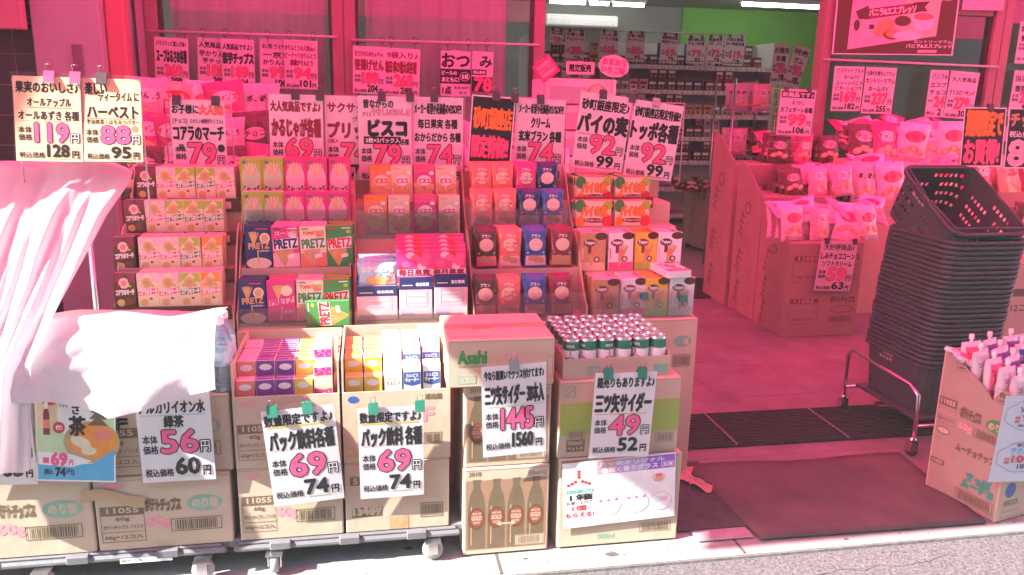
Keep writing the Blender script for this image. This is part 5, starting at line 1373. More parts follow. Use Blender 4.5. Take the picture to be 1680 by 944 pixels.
hang('hanging price card for bean karinto, half behind the peanut card', (423, 63), (477, 66), (430, 144), price([('お茶うけに', 0.08, 0.10, 0.9, 0.20, 'black', 0.03), ('一京豆', 0.1, 0.26, 0.95, 0.38, 'black', 0.04), ('かりんとう', 0.1, 0.42, 0.98, 0.52, 'black', 0.05)], '99', '106', ybig=(0.57, 0.78), ytax=(0.82, 0.97), outline='maroon'), Y=YR + 0.02)
hang('hanging price card for peanut karinto at 94 yen', (466, 65), (521, 68), (467, 145), price([('かりんとうの人気No.1', 0.02, 0.10, 0.92, 0.22, 'maroon', 0.04), ('ピーナッツかりんとう', 0.03, 0.26, 0.95, 0.37, 'maroon', 0.04), ('黒糖かりんとう', 0.18, 0.40, 0.85, 0.52, 'maroon', 0.05)], '94', '101', ybig=(0.57, 0.78), ytax=(0.82, 0.97), outline='maroon'))
hang('hanging price card for bamboo leaf crackers at 189 yen', (578, 75), (630, 78), (580, 153), price([('甘さひかえめせんべい♪', 0.06, 0.10, 0.95, 0.21, 'maroon', 0.04), ('笹揚げせん', 0.06, 0.27, 0.97, 0.50, 'maroon', 0.05)], '189', '204', ybig=(0.55, 0.78), ytax=(0.81, 0.97), outline='maroon'))
hang('hanging price card for a nine bag pack at 268 yen', (631, 78), (690, 82), (629, 156), price([('9袋入り♪', 0.08, 0.08, 0.92, 0.21, 'maroon', 0.05), ('亀田 柿の種大袋各種', 0.04, 0.27, 0.90, 0.52, 'maroon', 0.05)], '268', '289', ybig=(0.56, 0.79), ytax=(0.82, 0.97), outline='maroon'))
hang('hanging snack card with a dark beer banner', (722, 82), (773, 84), (722, 158), [('t', 'おつ', 0.06, 0.07, 0.94, 0.36, 'black', 0.05), ('r', 0, 0.40, 1, 0.72, 'black'), ('t', 'ビールの', 0.06, 0.44, 0.54, 0.53, 'white', 0.05), ('t', 'おともに!', 0.06, 0.58, 0.62, 0.68, 'white', 0.05), ('d', 0.80, 0.56, 0.16, 0.10, 'white'), ('d', 0.80, 0.56, 0.145, 0.09, 'black'), ('t', '各種', 0.70, 0.51, 0.90, 0.61, 'white', 0.04), ('f', 0, 0, 1, 1, 'black', 0.015), ('t', '1点', 0.08, 0.78, 0.36, 0.95, 'black', 0.05), ('t', '本体280円', 0.45, 0.77, 0.94, 0.84, 'black', 0.02), ('t', '410', 0.62, 0.88, 0.86, 0.95, 'black', 0.03)])
hang('narrow hanging snack card with a big pink 78', (774, 84), (808, 86), (775, 151), [('t', 'み', 0.36, 0.12, 0.94, 0.38, 'black', 0.05), ('r', 0, 0.44, 0.70, 0.58, 'black'), ('r', 0, 0.62, 1, 1, 'black'), ('t', '税込価格', 0.06, 0.47, 0.64, 0.55, 'white', 0.04), ('t', '78', 0.14, 0.65, 0.96, 0.97, 'pink', 0.07)])
hang('hanging price card for a vanilla home pie at 169 yen', (1371, 109), (1420, 110), (1361, 182), price([('ビスケット グルメ', 0.10, 0.04, 0.98, 0.14, 'black', 0.03), ('ホームパイ', 0.35, 0.19, 0.85, 0.28, 'black', 0.04), ('スイートバニラ', 0.10, 0.33, 0.98, 0.42, 'black', 0.04), ('ビターショコラ', 0.10, 0.44, 0.96, 0.53, 'black', 0.04)], '169', '182', ybig=(0.56, 0.79), ytax=(0.83, 0.97), outline='maroon'))
hang('hanging price card for a country home pie at 237 yen', (1421, 110), (1471, 112), (1413, 186), price([('大袋がお得なんですよ♪', 0.03, 0.08, 0.97, 0.18, 'black', 0.03), ('カントリーマアム', 0.04, 0.24, 0.97, 0.34, 'black', 0.04), ('ホームパイ', 0.16, 0.41, 0.80, 0.52, 'black', 0.04)], '237', '255', ybig=(0.56, 0.79), ytax=(0.83, 0.97), outline='maroon'))
hang('hanging price card next to the glaring one under the rod', (1527, 115), (1557, 116), (1517, 192), [('t', 'バニラ&', 0.1, 0.08, 0.96, 0.18, 'black', 0.03), ('t', 'エスプ', 0.1, 0.26, 0.96, 0.36, 'black', 0.04), ('t', 'チョコ', 0.1, 0.42, 0.96, 0.52, 'black', 0.04), ('o', '24', 0.4, 0.56, 0.96, 0.78, 'pink', 'maroon', 0.08, 0.04), ('t', '本体', 0.05, 0.62, 0.34, 0.68, 'black', 0.02), ('t', '税込', 0.05, 0.88, 0.5, 0.95, 'black', 0.02), ('t', '2', 0.66, 0.82, 0.86, 0.96, 'black', 0.06)])
hang('hanging price card for a crispy pie at 279 yen under the rod end', (1559, 116), (1606, 120), (1549, 193), price([('大人気商品', 0.08, 0.12, 0.92, 0.22, 'black', 0.03), ('クリスピーサンド', 0.06, 0.40, 0.94, 0.50, 'black', 0.04)], '279', '301', ybig=(0.56, 0.79), ytax=(0.83, 0.97), outline='maroon'))
hang('price card on the window at the far right edge', (1661, 116), (1712, 118), (1657, 190), price([('当店人気', 0.06, 0.10, 0.92, 0.24, 'black', 0.03), ('徳用チョコ', 0.10, 0.32, 0.92, 0.46, 'black', 0.04)], '298', '321', outline='maroon'), Y=FAC - 0.06)
hang('upper price card on the window at the far right edge', (1671, 36), (1722, 38), (1668, 104), price([('数量限定', 0.06, 0.10, 0.92, 0.24, 'black', 0.03), ('徳用キャンディ', 0.10, 0.32, 0.92, 0.46, 'black', 0.04)], '198', '213', outline='maroon'), Y=FAC - 0.06)
post = [('r', 0, 0, 1, 1, 'white'), ('r', 0.012, 0.008, 0.988, 0.990, 'choco'), ('p', ((0.14, 0.0), (0.86, 0.0), (0.84, 0.80), (0.12, 0.95)), 'palepink'), ('p', ((0.60, 0.2), (0.86, 0.15), (0.84, 0.80), (0.5, 0.87)), 'cream'),
        ('t', 'カントリーマアム', 0.16, 0.28, 0.80, 0.40, 'maroon', 0.06), ('r', 0.72, 0.30, 0.93, 0.43, 'white'), ('t', 'こだわり', 0.74, 0.33, 0.91, 0.38, 'black', 0.03),
        ('p', ((0.22, 0.54), (0.66, 0.46), (0.66, 0.56), (0.24, 0.645)), 'maroon'), ('p', ((0.16, 0.56), (0.26, 0.50), (0.28, 0.64), (0.19, 0.64)), 'choco'), ('p', ((0.62, 0.46), (0.76, 0.44), (0.72, 0.50), (0.75, 0.56), (0.64, 0.565)), 'choco'), ('t', 'バニラ&エスプレッソ', 0.27, 0.51, 0.65, 0.585, 'white', 0.05, 0.10),
        ('d', 0.40, 0.72, 0.09, 0.085, 'tan', 0.4), ('d', 0.39, 0.71, 0.075, 0.07, 'wheat', 0.4), ('d', 0.48, 0.79, 0.08, 0.055, 'brown'), ('d', 0.49, 0.78, 0.07, 0.045, 'tan'), ('d', 0.55, 0.65, 0.07, 0.055, 'brown'), ('d', 0.55, 0.65, 0.06, 0.045, 'choco'), ('d', 0.72, 0.60, 0.10, 0.05, 'white'), ('p', ((0.62, 0.60), (0.82, 0.60), (0.79, 0.74), (0.66, 0.75)), 'white'), ('d', 0.72, 0.60, 0.085, 0.038, 'coral'), ('d', 0.60, 0.80, 0.12, 0.05, 'white'),
        ('d', 0.18, 0.70, 0.025, 0.06, 'choco'), ('f', 0.23, 0.68, 0.33, 0.75, 'white', 0.003), ('r', 0.28, 0.69, 0.32, 0.74, 'choco'), ('t', '18枚入', 0.23, 0.77, 0.33, 0.80, 'white', 0.03),
        ('t', 'カントリーマアム', 0.66, 0.845, 0.98, 0.875, 'white', 0.03), ('t', 'バニラ&エスプレッソ', 0.60, 0.885, 0.98, 0.925, 'white', 0.05), ('r', 0.70, 0.945, 0.86, 0.975, 'palepink')]
card('big framed dessert poster with cakes and a cup on the window', (1383, -75), (1586, -68), (1361, 89), FAC - 0.075, post, stock='paper', name='dessert_poster', cat='poster', sleeve=True, curl=0.0)
card('plain pink notice on the window beside the big dessert poster', (1582, -30), (1650, -28), (1580, 16), FAC - 0.066, [('r', 0, 0, 1, 1, 'palepink'), ('p', ((0.1, 0.8), (0.3, 0.6), (0.5, 0.9)), 'white')], name='window_notice', cat='notice')

# ------------------------------------------------------------------ snack bags and pop display behind the stepped displays
def a_chip(bg, band, ink, wd):
    def f(mb, a, h):
        mb.disc(a * .5, h * .66, a * .34, h * .14, band); mb.text(wd, a * .18, h * .60, a * .82, h * .73, ink, 0.07)
        for x, y, q in ((.24, .30, .3), (.52, .36, -.3), (.78, .29, .4)):
            mb.disc(a * x, h * y, a * .17, h * .08, 'wheat', rot=q); mb.disc(a * x, h * (y + .01), a * .13, h * .055, 'cream', rot=q)
        mb.rect(a * .1, h * .12, a * .9, h * .17, ink)
    return f
BG = {}
for i, (k, bg, band, ink, wd, lb) in enumerate((('white', 'white', 'pink', 'red', 'せんべい', 'white rice cracker bag'), ('pink', 'palepink', 'white', 'maroon', 'かりんとう', 'pale pink karinto bag'), ('red', 'magenta', 'white', 'red', 'チップス', 'magenta chip bag'), ('dark', 'choco', 'palepink', 'brown', 'チョコ', 'dark chocolate snack bag'), ('clear', 'silver', 'palepink', 'black', 'ポン菓子', 'silvery puffed snack bag'), ('gold', 'beige', 'red', 'white', 'カントリー', 'beige cookie bag'))):
    BG[k] = (bag('snack_bag', 0.19, 0.25, 0.065, a_chip(bg, band, ink, wd), bg, 0.014, i), lb)
def bags(kinds, px0, px1, pyb, Y, z, where, n=2, s=1.0, tilt=0.12, dy=0.075, group='snack bags on the rear racks'):
    a, b = at(px0, pyb, Y), at(px1, pyb, Y)
    m_ = len(kinds)
    for i, k in enumerate(kinds):
        me, lb = BG[k]
        for r_ in range(n):
            t = (i + 0.5) / m_
            q = sum(1 for x in kinds[:i] if x == k)
            o = put('snack_bag', me, loc=(a.x + (b.x - a.x) * t + random.uniform(-.008, .008), Y + dy * r_, (z if z is not None else a.z)), rz=random.uniform(-.32, .32), label='%s %s in %s row %s' % (ORD[q], lb, ORD[r_], where), cat='snack bag', group=group)
            o.rotation_euler.x = -tilt + random.uniform(-.16, .08); o.rotation_euler.y = random.uniform(-.14, .14); q_ = s * random.uniform(.93, 1.07); o.scale = (q_ * 1.06, q_, q_)
def rack(label, px0, px1, pyb, Y, depth, zs, m='board', sides=True):
    """plain stepped rack with shelves at the heights zs"""
    a, b = at(px0, pyb, Y), at(px1, pyb, Y)
    g = MB(); hw = (b.x - a.x) / 2
    zp = 0.001
    for k, z in enumerate(zs):
        g.box(-hw + 0.004, hw - 0.004, depth * k / len(zs), depth, zp + (0.0004 if k else 0), z, m, 0.002)
        g.box(-hw, hw, depth * k / len(zs) - 0.006, depth * k / len(zs) - 0.0005, z - 0.04, z + 0.035, m)
        zp = z
    return put('snack_rack', g, loc=((a.x + b.x) / 2, Y, 0), label=label, cat='rack')
zA = at(330, 330, 3.55).z; zB = at(330, 270, 3.8).z; zC = at(330, 215, 4.05).z
rack('cardboard rack of snack bags behind the bear biscuits', 215, 450, 330, 3.55, 0.75, (zA, zB, zC))
bags(('dark', 'clear', 'red', 'dark', 'red'), 215, 450, 330, 3.58, zA, 'on lowest step by wide window', 2, 0.9)
bags(('red', 'red', 'clear', 'pink', 'dark'), 215, 450, 270, 3.83, zB, 'on middle step by wide window', 2, 0.9)
bags(('pink', 'gold', 'white', 'red', 'clear'), 215, 450, 215, 4.08, zC, 'on top step by wide window', 2, 0.95)
zA = at(690, 330, 3.6).z; zB = at(690, 275, 3.9).z
rack('cardboard rack of snack bags behind the cream biscuits', 560, 930, 330, 3.55, 0.6, (zA, zB))
bags(('white', 'red', 'pink', 'clear', 'red', 'pink', 'white'), 560, 930, 330, 3.58, zA, 'on low step by middle window', 2, 0.9)
bags(('red', 'pink', 'red', 'white', 'clear', 'red', 'pink'), 560, 930, 275, 3.88, zB, 'on high step by middle window', 2, 0.9)
# pop display
YP = 3.75
a, b = at(893, 290, YP), at(1004, 290, YP); zt = at(930, 122, YP).z; w_ = b.x - a.x
r = root('promotion_display', ((a.x + b.x) / 2, YP, 0), 'white cardboard promotion display with signs behind the pie card', 'promotion display')
g = MB(); g.box(-w_ / 2, w_ / 2, 0.0, 0.35, 0.001, zt - 0.02, 'white', 0.004)
g.front(-w_ / 2, -0.0005, 0)
for k in range(5):
    z = zt - 0.13 - 0.12 * k
    g.rect(w_ * .04, z, w_ * .96, z + 0.075, 'palepink' if k % 2 else 'silver'); g.rect(w_ * .04, z - 0.012, w_ * .96, z - 0.002, 'maroon')
g.disc(w_ * .72, zt - 0.09, w_ * .14, 0.05, 'tan'); g.disc(w_ * .72, zt - 0.075, w_ * .10, 0.03, 'cream'); g.rect(w_ * .84, zt - 0.12, w_ * .97, zt - 0.05, 'white')
put('body', g, r)
def sign(name, px, py, wpx, hpx, rot, shape, bg, words, ink, y):
    c = at(px, py, y); u = at(px + wpx, py, y).x - c.x; v = c.z - at(px, py + hpx, y).z
    g = MB(); g.fr = lambda a_, b_, l: (a_, -l * E_, b_)
    if shape == 'oval':
        g.disc(0, 0, u / 2, v / 2, bg, 28); g.disc(0, 0, u / 2 * .95, v / 2 * .93, 'palepink', 28)
    else:
        g.rect(-u / 2, -v / 2, u / 2, v / 2, bg); g.rect(-u / 2 * .94, -v / 2 * .92, u / 2 * .94, v / 2 * .92, bg)
    for i, t in enumerate(words):
        n_ = len(words); h = v * .72 / n_
        y0 = v * .36 - h * (i + 1)
        g.text(t, -u * .38, y0 + h * .1, u * .38, y0 + h * .9, ink, 0.06)
    o = put(name, g, r, loc=(c.x - r.location.x, y - YP, c.z)); o.rotation_euler = (0, rot, 0)
    so = o.modifiers.new('thick', 'SOLIDIFY'); so.thickness = 0.002; so.offset = -1 if False else 1
    g2 = MB(); g2.tube([(c.x - r.location.x, y - YP + 0.006, c.z), (c.x - r.location.x, y - YP + 0.02, zt - 0.08)], 0.002, 'wire', 5); put('sign_rod', g2, r)
sign('diamond_sign', 896, 113, 34, 34, math.radians(-38), 'rect', 'magenta', ('東京地区限定', 'カントリーマアム', '好評発売中!'), 'palepink', YP - 0.03)
sign('limited_sale_sign', 952, 112, 46, 21, 0.0, 'rect', 'palepink', ('限定販売',), 'black', YP - 0.012)
sign('oval_sign', 1007, 109, 50, 36, math.radians(6), 'oval', 'white', ('あまおう', 'いちご味'), 'magenta', YP - 0.03)

# ------------------------------------------------------------------ inside: back gondola
GX0, GX1, GY = 1.70, 4.45, 8.5
r = root('gondola_shelf', ((GX0 + GX1) / 2, GY, 0), 'long white gondola shelf of small boxes at the back of the shop', 'shelf unit')
hw = (GX1 - GX0) / 2
shm = mat('shelf enamel', (0.55, 0.55, 0.52), 0.4, 0.4, 0.05, 8)
g = MB(); g.box(-hw, hw, 0.42, 0.46, 0, 2.0, shm); put('back_panel', g, r)
g = MB(); g.box(-hw - 0.03, -hw - 0.001, 0, 0.46, 0, 2.02, shm, 0.004); put('side_panel', g, r); g = MB(); g.box(hw + 0.001, hw + 0.03, 0, 0.46, 0, 2.02, shm, 0.004); put('side_panel', g, r)
LV = (0.12, 0.42, 0.72, 0.98, 1.22, 1.48, 1.74)
for z in LV:
    g = MB(); g.box(-hw, hw, 0.0, 0.419, z - 0.02, z, shm, 0.003); g.box(-hw, hw, -0.006, -0.0005, z - 0.035, z + 0.012, 'silver', 0.002)
    g.front(-hw, -0.0065, z - 0.03)
    for k in range(22):
        x = 0.05 + k * (2 * hw - 0.1) / 22; g.rect(x, 0.004, x + 0.07, 0.034, 'white'); g.rect(x + 0.015, 0.012, x + 0.05, 0.026, 'coral')
    put('shelf_board', g, r)
cols = ('choco', 'maroon', 'grey', 'tan', 'cream', 'coral', 'navy', 'palepink')
SB = {}
for k in cols:
    mb = MB(); mb.box(-0.05, 0.05, 0, 0.06, 0, 0.125, k, 0.002); mb.front(-0.05, -0.0003, 0); mb.rect(0.012, 0.07, 0.088, 0.10, 'white' if k in ('choco', 'maroon', 'navy', 'grey') else 'maroon'); mb.rect(0.02, 0.025, 0.08, 0.05, 'wheat'); mb.disc(0.05, 0.04, 0.02, 0.016, 'brown', 8)
    SB[k] = mb.mesh('snack_box')
nmz = ('bottom', 'second lowest', 'third lowest', 'middle', 'third highest', 'second highest', 'top')
cn = {'choco': 'dark brown', 'maroon': 'maroon', 'grey': 'grey', 'tan': 'tan', 'cream': 'cream', 'coral': 'red orange', 'navy': 'navy', 'palepink': 'pale pink'}
for li, z in enumerate(LV):
    if li in (0, 1):
        continue
    x = GX0 + 0.08
    while x < GX1 - 0.1:
        k = random.choice(cols[:4] + cols)
        nrun = random.choice((2, 3, 4))
        for q in range(nrun):
            if x > GX1 - 0.08:
                break
            for st_ in range(1 if random.random() < .6 else 2):
                if z + 0.125 * (st_ + 1) > z + 0.25:
                    break
                put('snack_box', SB[k], loc=(x, GY + 0.02 + random.uniform(0, .04), z + 0.001 + 0.1255 * st_ * 0.95), rz=random.uniform(-.06, .06), label='small %s snack box on the %s shelf at the back of the shop' % (cn[k], nmz[li]), cat='snack box', group='%s boxes on the %s back shelf' % (cn[k], nmz[li])).scale = (0.95, 1, 0.95)
            x += 0.105
        x += random.choice((0.0, 0.01, 0.03))
# bins standing at the foot of the shelf
def i_card(label, a, b, c, heads, p_, t_, Y=8.2, dark=False):
    card(label, a, b, c, Y, price([(h, 0.06, 0.06 + 0.14 * i, 0.94, 0.17 + 0.14 * i, 'black', 0.05) for i, h in enumerate(heads)], p_, t_, ybig=(0.50, 0.74), ytax=(0.79, 0.96), outline='maroon'), clips=(0.2, 0.8), sleeve=False)
i_card('small price card hanging inside beside the window frame', (901, 48), (924, 50), (902, 72), ('珈琲', '各種'), '298', '321')
i_card('interior price card at 224 yen, first in the hanging row', (926, 50), (958, 52), (928, 101), ('お買い得', 'チョコレート'), '208', '224')
i_card('interior price card for almond chocolate, second in the hanging row', (983, 51), (1014, 53), (984, 99), ('大人気', 'アーモンド各種'), '168', '181')
i_card('interior price card at 95 yen, third in the hanging row', (1027, 53), (1058, 55), (1027, 100), ('お買い得品', 'ガーナミルク'), '88', '95')
i_card('interior price card at 75 yen, middle of the hanging row', (1084, 56), (1113, 58), (1083, 103), ('期間限定品', '明治チョコ'), '69', '75')
i_card('interior price card at 85 yen, third from the green end', (1127, 60), (1157, 61), (1126, 104), ('新商品', 'チョコ各種'), '79', '85')
i_card('interior price card at 78 yen, second from the green end', (1161, 60), (1187, 61), (1159, 104), ('数量限定', 'ミニ'), '72', '78')
i_card('interior price card at 128 yen, last before the green wall', (1190, 59), (1223, 61), (1187, 107), ('大袋お買得♪', '白い風船各種'), '119', '128')
p, q = at(897, 47, 8.22), at(1226, 58, 8.22)
g = MB(); g.tube([(p.x, 8.22, p.z), (q.x, 8.22, q.z)], 0.008, 'wire'); put('hanging_rod', g, label='rod carrying the interior row of price cards', cat='rod')
p, q = at(1265, 72, 7.0), at(1312, 140, 7.0)
card('pale price card turned sideways near the green wall', (1270, 72), (1296, 74), (1264, 138), 7.0, price([('お徳用', 0.06, 0.08, 0.94, 0.22), ('各種', 0.2, 0.28, 0.8, 0.42)], '258', '278', outline='maroon'), sleeve=False)
card('second pale price card overlapping the sideways one', (1297, 72), (1322, 80), (1293, 140), 7.05, price([('特売', 0.06, 0.08, 0.94, 0.22), ('ガム', 0.2, 0.28, 0.8, 0.42)], '98', '105', outline='maroon'), sleeve=False)
# air conditioner box at the back wall
p, q = at(896, 22, 11.6), at(1014, 46, 11.6)
g = MB(); g.box(0, q.x - p.x, 0, 0.3, 0, p.z - q.z, 'white', 0.02); g.front(0, -0.001, 0)
for k in range(4):
    g.rect(0.05, 0.02 + 0.02 * k, q.x - p.x - 0.05, 0.026 + 0.02 * k, 'silver')
put('air_conditioner', g, loc=(p.x, 11.6, q.z), label='long white air conditioner high on the back wall', cat='air conditioner')

# ------------------------------------------------------------------ inside the doorway: carton towers
def art_marks(mb, w_, h_):
    mb.disc(w_ * .5, h_ * .88, w_ * .13, h_ * .05, 'dim'); mb.disc(w_ * .5, h_ * .88, w_ * .09, h_ * .033, 'board_dark')
    for k, (x, y) in enumerate(((.3, .70), (.62, .56), (.28, .40), (.64, .30), (.3, .14), (.66, .08))):
        (mb.text('コイケヤ', w_ * (x - .22), h_ * y, w_ * (x + .22), h_ * (y + .075), 'dim', 0.07, tilt=1.3) if k % 2 == 0 else mb.frame(w_ * (x - .08), h_ * y, w_ * (x + .08), h_ * (y + .09), 0.003, 'dim'))
def art_tower(mb, w_, h_):
    for q in (0.10, 0.55):
        mb.rect(w_ * .08, h_ * (q + .26), w_ * .46, h_ * (q + .31), 'dim'); mb.text('11055', w_ * .14, h_ * (q + .268), w_ * .4, h_ * (q + .302), 'board', 0.05)
        mb.frame(w_ * .08, h_ * (q + .04), w_ * .46, h_ * (q + .25), 0.002, 'dim'); mb.text('60g×12コ入', w_ * .12, h_ * (q + .07), w_ * .42, h_ * (q + .11), 'dim', 0.02)
        mb.text('ポテトチップス', w_ * .62, h_ * (q + .26), w_ * .95, h_ * (q + .33), 'dim', 0.07); mb.disc(w_ * .79, h_ * (q + .19), w_ * .16, h_ * .04, 'dim'); mb.disc(w_ * .79, h_ * (q + .19), w_ * .145, h_ * .034, 'board_dark'); mb.barcode(w_ * .6, h_ * (q + .05), w_ * .94, h_ * (q + .12))
def tower(label, x0, x1, y, d_, z1, side=True, lip=0.0):
    w_ = x1 - x0
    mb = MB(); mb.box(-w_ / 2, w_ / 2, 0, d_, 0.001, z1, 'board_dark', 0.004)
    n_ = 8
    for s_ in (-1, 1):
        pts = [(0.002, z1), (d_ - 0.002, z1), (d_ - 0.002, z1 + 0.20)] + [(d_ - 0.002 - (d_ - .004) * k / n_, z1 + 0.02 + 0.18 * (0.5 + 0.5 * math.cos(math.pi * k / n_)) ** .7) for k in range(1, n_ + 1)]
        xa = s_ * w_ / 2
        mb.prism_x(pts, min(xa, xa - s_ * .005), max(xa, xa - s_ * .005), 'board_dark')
    mb.front(-w_ / 2, -0.0005, 0); art_tower(mb, w_, z1)
    mb.side(-w_ / 2 - 0.0008, d_, 0); art_marks(mb, d_, z1)
    return put('carton_tower', mb, loc=((x0 + x1) / 2, y, 0), label=label, cat='carton display')
tower('tall carton display of pink bags, nearest of the three steps in the doorway', 2.415, 2.90, 4.22, 0.36, 0.575)
tower('carton display behind the nearest one in the doorway, middle step', 2.42, 2.92, 4.60, 0.36, 0.80)
tower('carton display at the back of the doorway, highest step', 2.40, 2.93, 4.98, 0.36, 0.97)
bags(('white', 'pink', 'white', 'white'), 1285, 1450, 400, 4.26, 0.577, 'on the nearest doorway carton', 3, 0.85, 0.22)
bags(('dark', 'pink', 'pink'), 1285, 1405, 345, 4.64, 0.802, 'on the middle doorway carton', 3, 0.75, 0.2)
bags(('dark', 'red', 'dark'), 1255, 1380, 290, 5.02, 0.972, 'on the highest doorway carton', 3, 0.78, 0.15)
card('price card for chocolate corn soft cream at 59 yen on the doorway cartons', (1346, 395), (1406, 397), (1337, 477), 4.195, price([('大好評商品♪', 0.10, 0.06, 0.92, 0.18, 'black', 0.03), ('しみチョココーン', 0.05, 0.24, 0.97, 0.36, 'black', 0.05), ('ソフトクリーム', 0.12, 0.40, 0.92, 0.50, 'black', 0.05)], '59', '63', outline='maroon', ybig=(0.54, 0.78), ytax=(0.82, 0.97)), clips=(0.14, 0.9), Yb=4.205)
card('price card for café sweets at 106 yen on a wire grid in the doorway', (1281, 146), (1338, 149), (1274, 221), 5.0, price([('新商品です♪', 0.06, 0.06, 0.94, 0.16, 'white', 0.04), ('なつかし', 0.36, 0.24, 0.70, 0.33, 'black', 0.03), ('カフェオーレ各種', 0.05, 0.38, 0.96, 0.50, 'black', 0.05)], '99', '106', outline='maroon', ybig=(0.54, 0.78), ytax=(0.82, 0.97), extra=[('r', 0.03, 0.04, 0.97, 0.18, 'black')]), clips=(0.14, 0.8))
a, b = at(1270, 146, 5.03), at(1340, 149, 5.03)
wire_stand('white wire grid stand behind the 106 yen card', a.x, b.x, 5.035, 1.0, a.z, 10)
def heap(kinds, px0, px1, pyb, Y, z, n, where, s=0.8):
    a_, b_ = at(px0, pyb, Y), at(px1, pyb, Y)
    for k in range(n):
        kk = random.choice(kinds); me, lb = BG[kk]
        o = put('snack_bag', me, loc=(a_.x + (b_.x - a_.x) * (k + random.uniform(.2, .8)) / n, Y + random.uniform(0, .12), z + random.uniform(0, .03)), cat='snack bag', group='loose bags on top of the doorway displays')
        o['label'] = '%s lying loose, %s from left, %s' % (lb, ORD[k], where)
        o.rotation_euler = (random.uniform(-1.35, -0.75), random.uniform(-.35, .35), random.uniform(-.7, .7)); o.scale = (s, s, s)
heap(('white', 'pink', 'clear'), 1290, 1450, 400, 4.30, 0.68, 11, 'on nearest doorway carton')
heap(('dark', 'pink', 'red'), 1290, 1405, 345, 4.70, 0.88, 9, 'on middle doorway carton', 0.75)
heap(('dark', 'red', 'clear'), 1255, 1380, 290, 5.06, 1.06, 9, 'on highest doorway carton', 0.75)
# aisle stack and tall wire rack deeper inside
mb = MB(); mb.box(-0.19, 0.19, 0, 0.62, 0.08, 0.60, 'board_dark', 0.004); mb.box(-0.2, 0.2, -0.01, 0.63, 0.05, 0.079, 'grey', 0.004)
for x in (-0.15, 0.15):
    for y in (0.05, 0.56):
        mb.lathe([(0.03, 0.0), (0.03, 0.049)], x, y, 'black', 10)
mb.side(-0.1905, 0.62, 0.08); art_marks(mb, 0.62, 0.5); mb.front(-0.19, -0.0005, 0.08); mb.rect(0.02, 0.05, 0.36, 0.46, mat('print rose panel', (0.36, 0.14, 0.12), 0.7, 0.2))
put('carton_stack', mb, loc=(3.24, 6.62, 0), rz=0.10, label='brown carton stack on a low trolley down the shop aisle', cat='carton stack')
bags(('dark', 'dark'), 1122, 1182, 300, 6.68, 0.602, 'on the aisle trolley stack', 3, 0.7, 0.9, 0.12)
r = root('wire_rack', (3.02, 6.0, 0), 'tall wire rack of sweets bags between the aisle stack and doorway cartons', 'rack')
g = MB()
for x in (-0.18, 0.18):
    for y in (0, 0.35):
        g.tube([(x, y, 0), (x, y, 1.55)], 0.008, 'steel', 6)
put('frame', g, r)
for z in (0.25, 0.6, 0.95, 1.3):
    g = MB()
    for k in range(9):
        x = -0.18 + 0.045 * k; g.tube([(x, 0, z), (x, 0.35, z)], 0.003, 'steel', 5)
    g.tube([(-0.18, 0, z + 0.05), (0.18, 0, z + 0.05)], 0.004, 'steel', 5); g.box(-0.18, 0.18, 0.001, 0.349, z - 0.006, z - 0.004, 'grey')
    put('wire_shelf', g, r)
for z, ks, nm in ((0.25, ('gold', 'red'), 'lowest'), (0.6, ('red', 'gold'), 'second'), (0.95, ('pink', 'dark'), 'third'), (1.3, ('clear', 'pink'), 'top')):
    for i, k in enumerate(ks):
        for q in range(2):
            put('snack_bag', BG[k][0], loc=(2.93 + 0.18 * i, 6.05 + 0.12 * q, z + 0.006), rz=random.uniform(-.3, .3), label='%s on the %s shelf of the tall wire rack, %s row' % (BG[k][1], nm, ORD[q]), cat='snack bag', group='bags on the wire rack').scale = (.85, .85, .85)
card('pale notice hanging at the front of the tall wire rack', (1190, 375), (1213, 379), (1184, 438), 5.95, [('r', 0.1, 0.1, 0.9, 0.2, 'grey'), ('r', 0.1, 0.3, 0.9, 0.36, 'grey'), ('r', 0.1, 0.45, 0.9, 0.8, 'palepink')], name='rack_notice', cat='notice', sleeve=False)

# ------------------------------------------------------------------ right side: bag tables, black cards
zA = at(1420, 335, 4.72).z; zB = at(1460, 268, 5.0).z
rack('cardboard rack of magenta snack bags under the dessert poster', 1402, 1660, 335, 4.68, 0.6, (zA, zB))
bags(('clear', 'white', 'clear', 'gold', 'dark', 'red'), 1404, 1650, 335, 4.72, zA, 'on low step under dessert poster', 2, 1.05, 0.18)
bags(('dark', 'red', 'white', 'pink', 'white', 'red', 'pink'), 1402, 1650, 268, 5.0, zB, 'on high step under dessert poster', 2, 1.12, 0.12)
heap(('clear', 'red', 'white', 'pink'), 1404, 1650, 335, 4.78, zA + 0.15, 16, 'on low step under poster', 0.95)
heap(('red', 'white', 'dark', 'pink'), 1402, 1650, 268, 5.06, zB + 0.17, 14, 'on high step under poster', 0.95)
zA = at(1640, 420, 3.3).z; zB = at(1640, 330, 3.5).z
rack('cardboard rack of snack bags below the black brush lettered cards', 1590, 1790, 400, 3.28, 0.6, (zA, zB))
bags(('gold', 'dark', 'red'), 1600, 1780, 400, 3.31, zA, 'on low step below the black cards', 2, 0.95, 0.15)
bags(('red', 'gold', 'red', 'pink'), 1590, 1790, 330, 3.60, zB, 'on high step below the black cards', 2, 0.85, 0.15)
card('black card with orange and pink brush lettering leaning at the right', (1590, 177), (1659, 178), (1567, 273), 3.22, [('r', 0, 0, 1, 1, 'white'), ('r', 0.025, 0.02, 0.975, 0.98, 'black'), ('t', '期間限定で', 0.08, 0.04, 0.93, 0.48, 'orange', 0.04), ('t', 'お買得!', 0.08, 0.54, 0.90, 0.95, 'pink', 0.045)], clips=(0.6,), Yb=3.20)
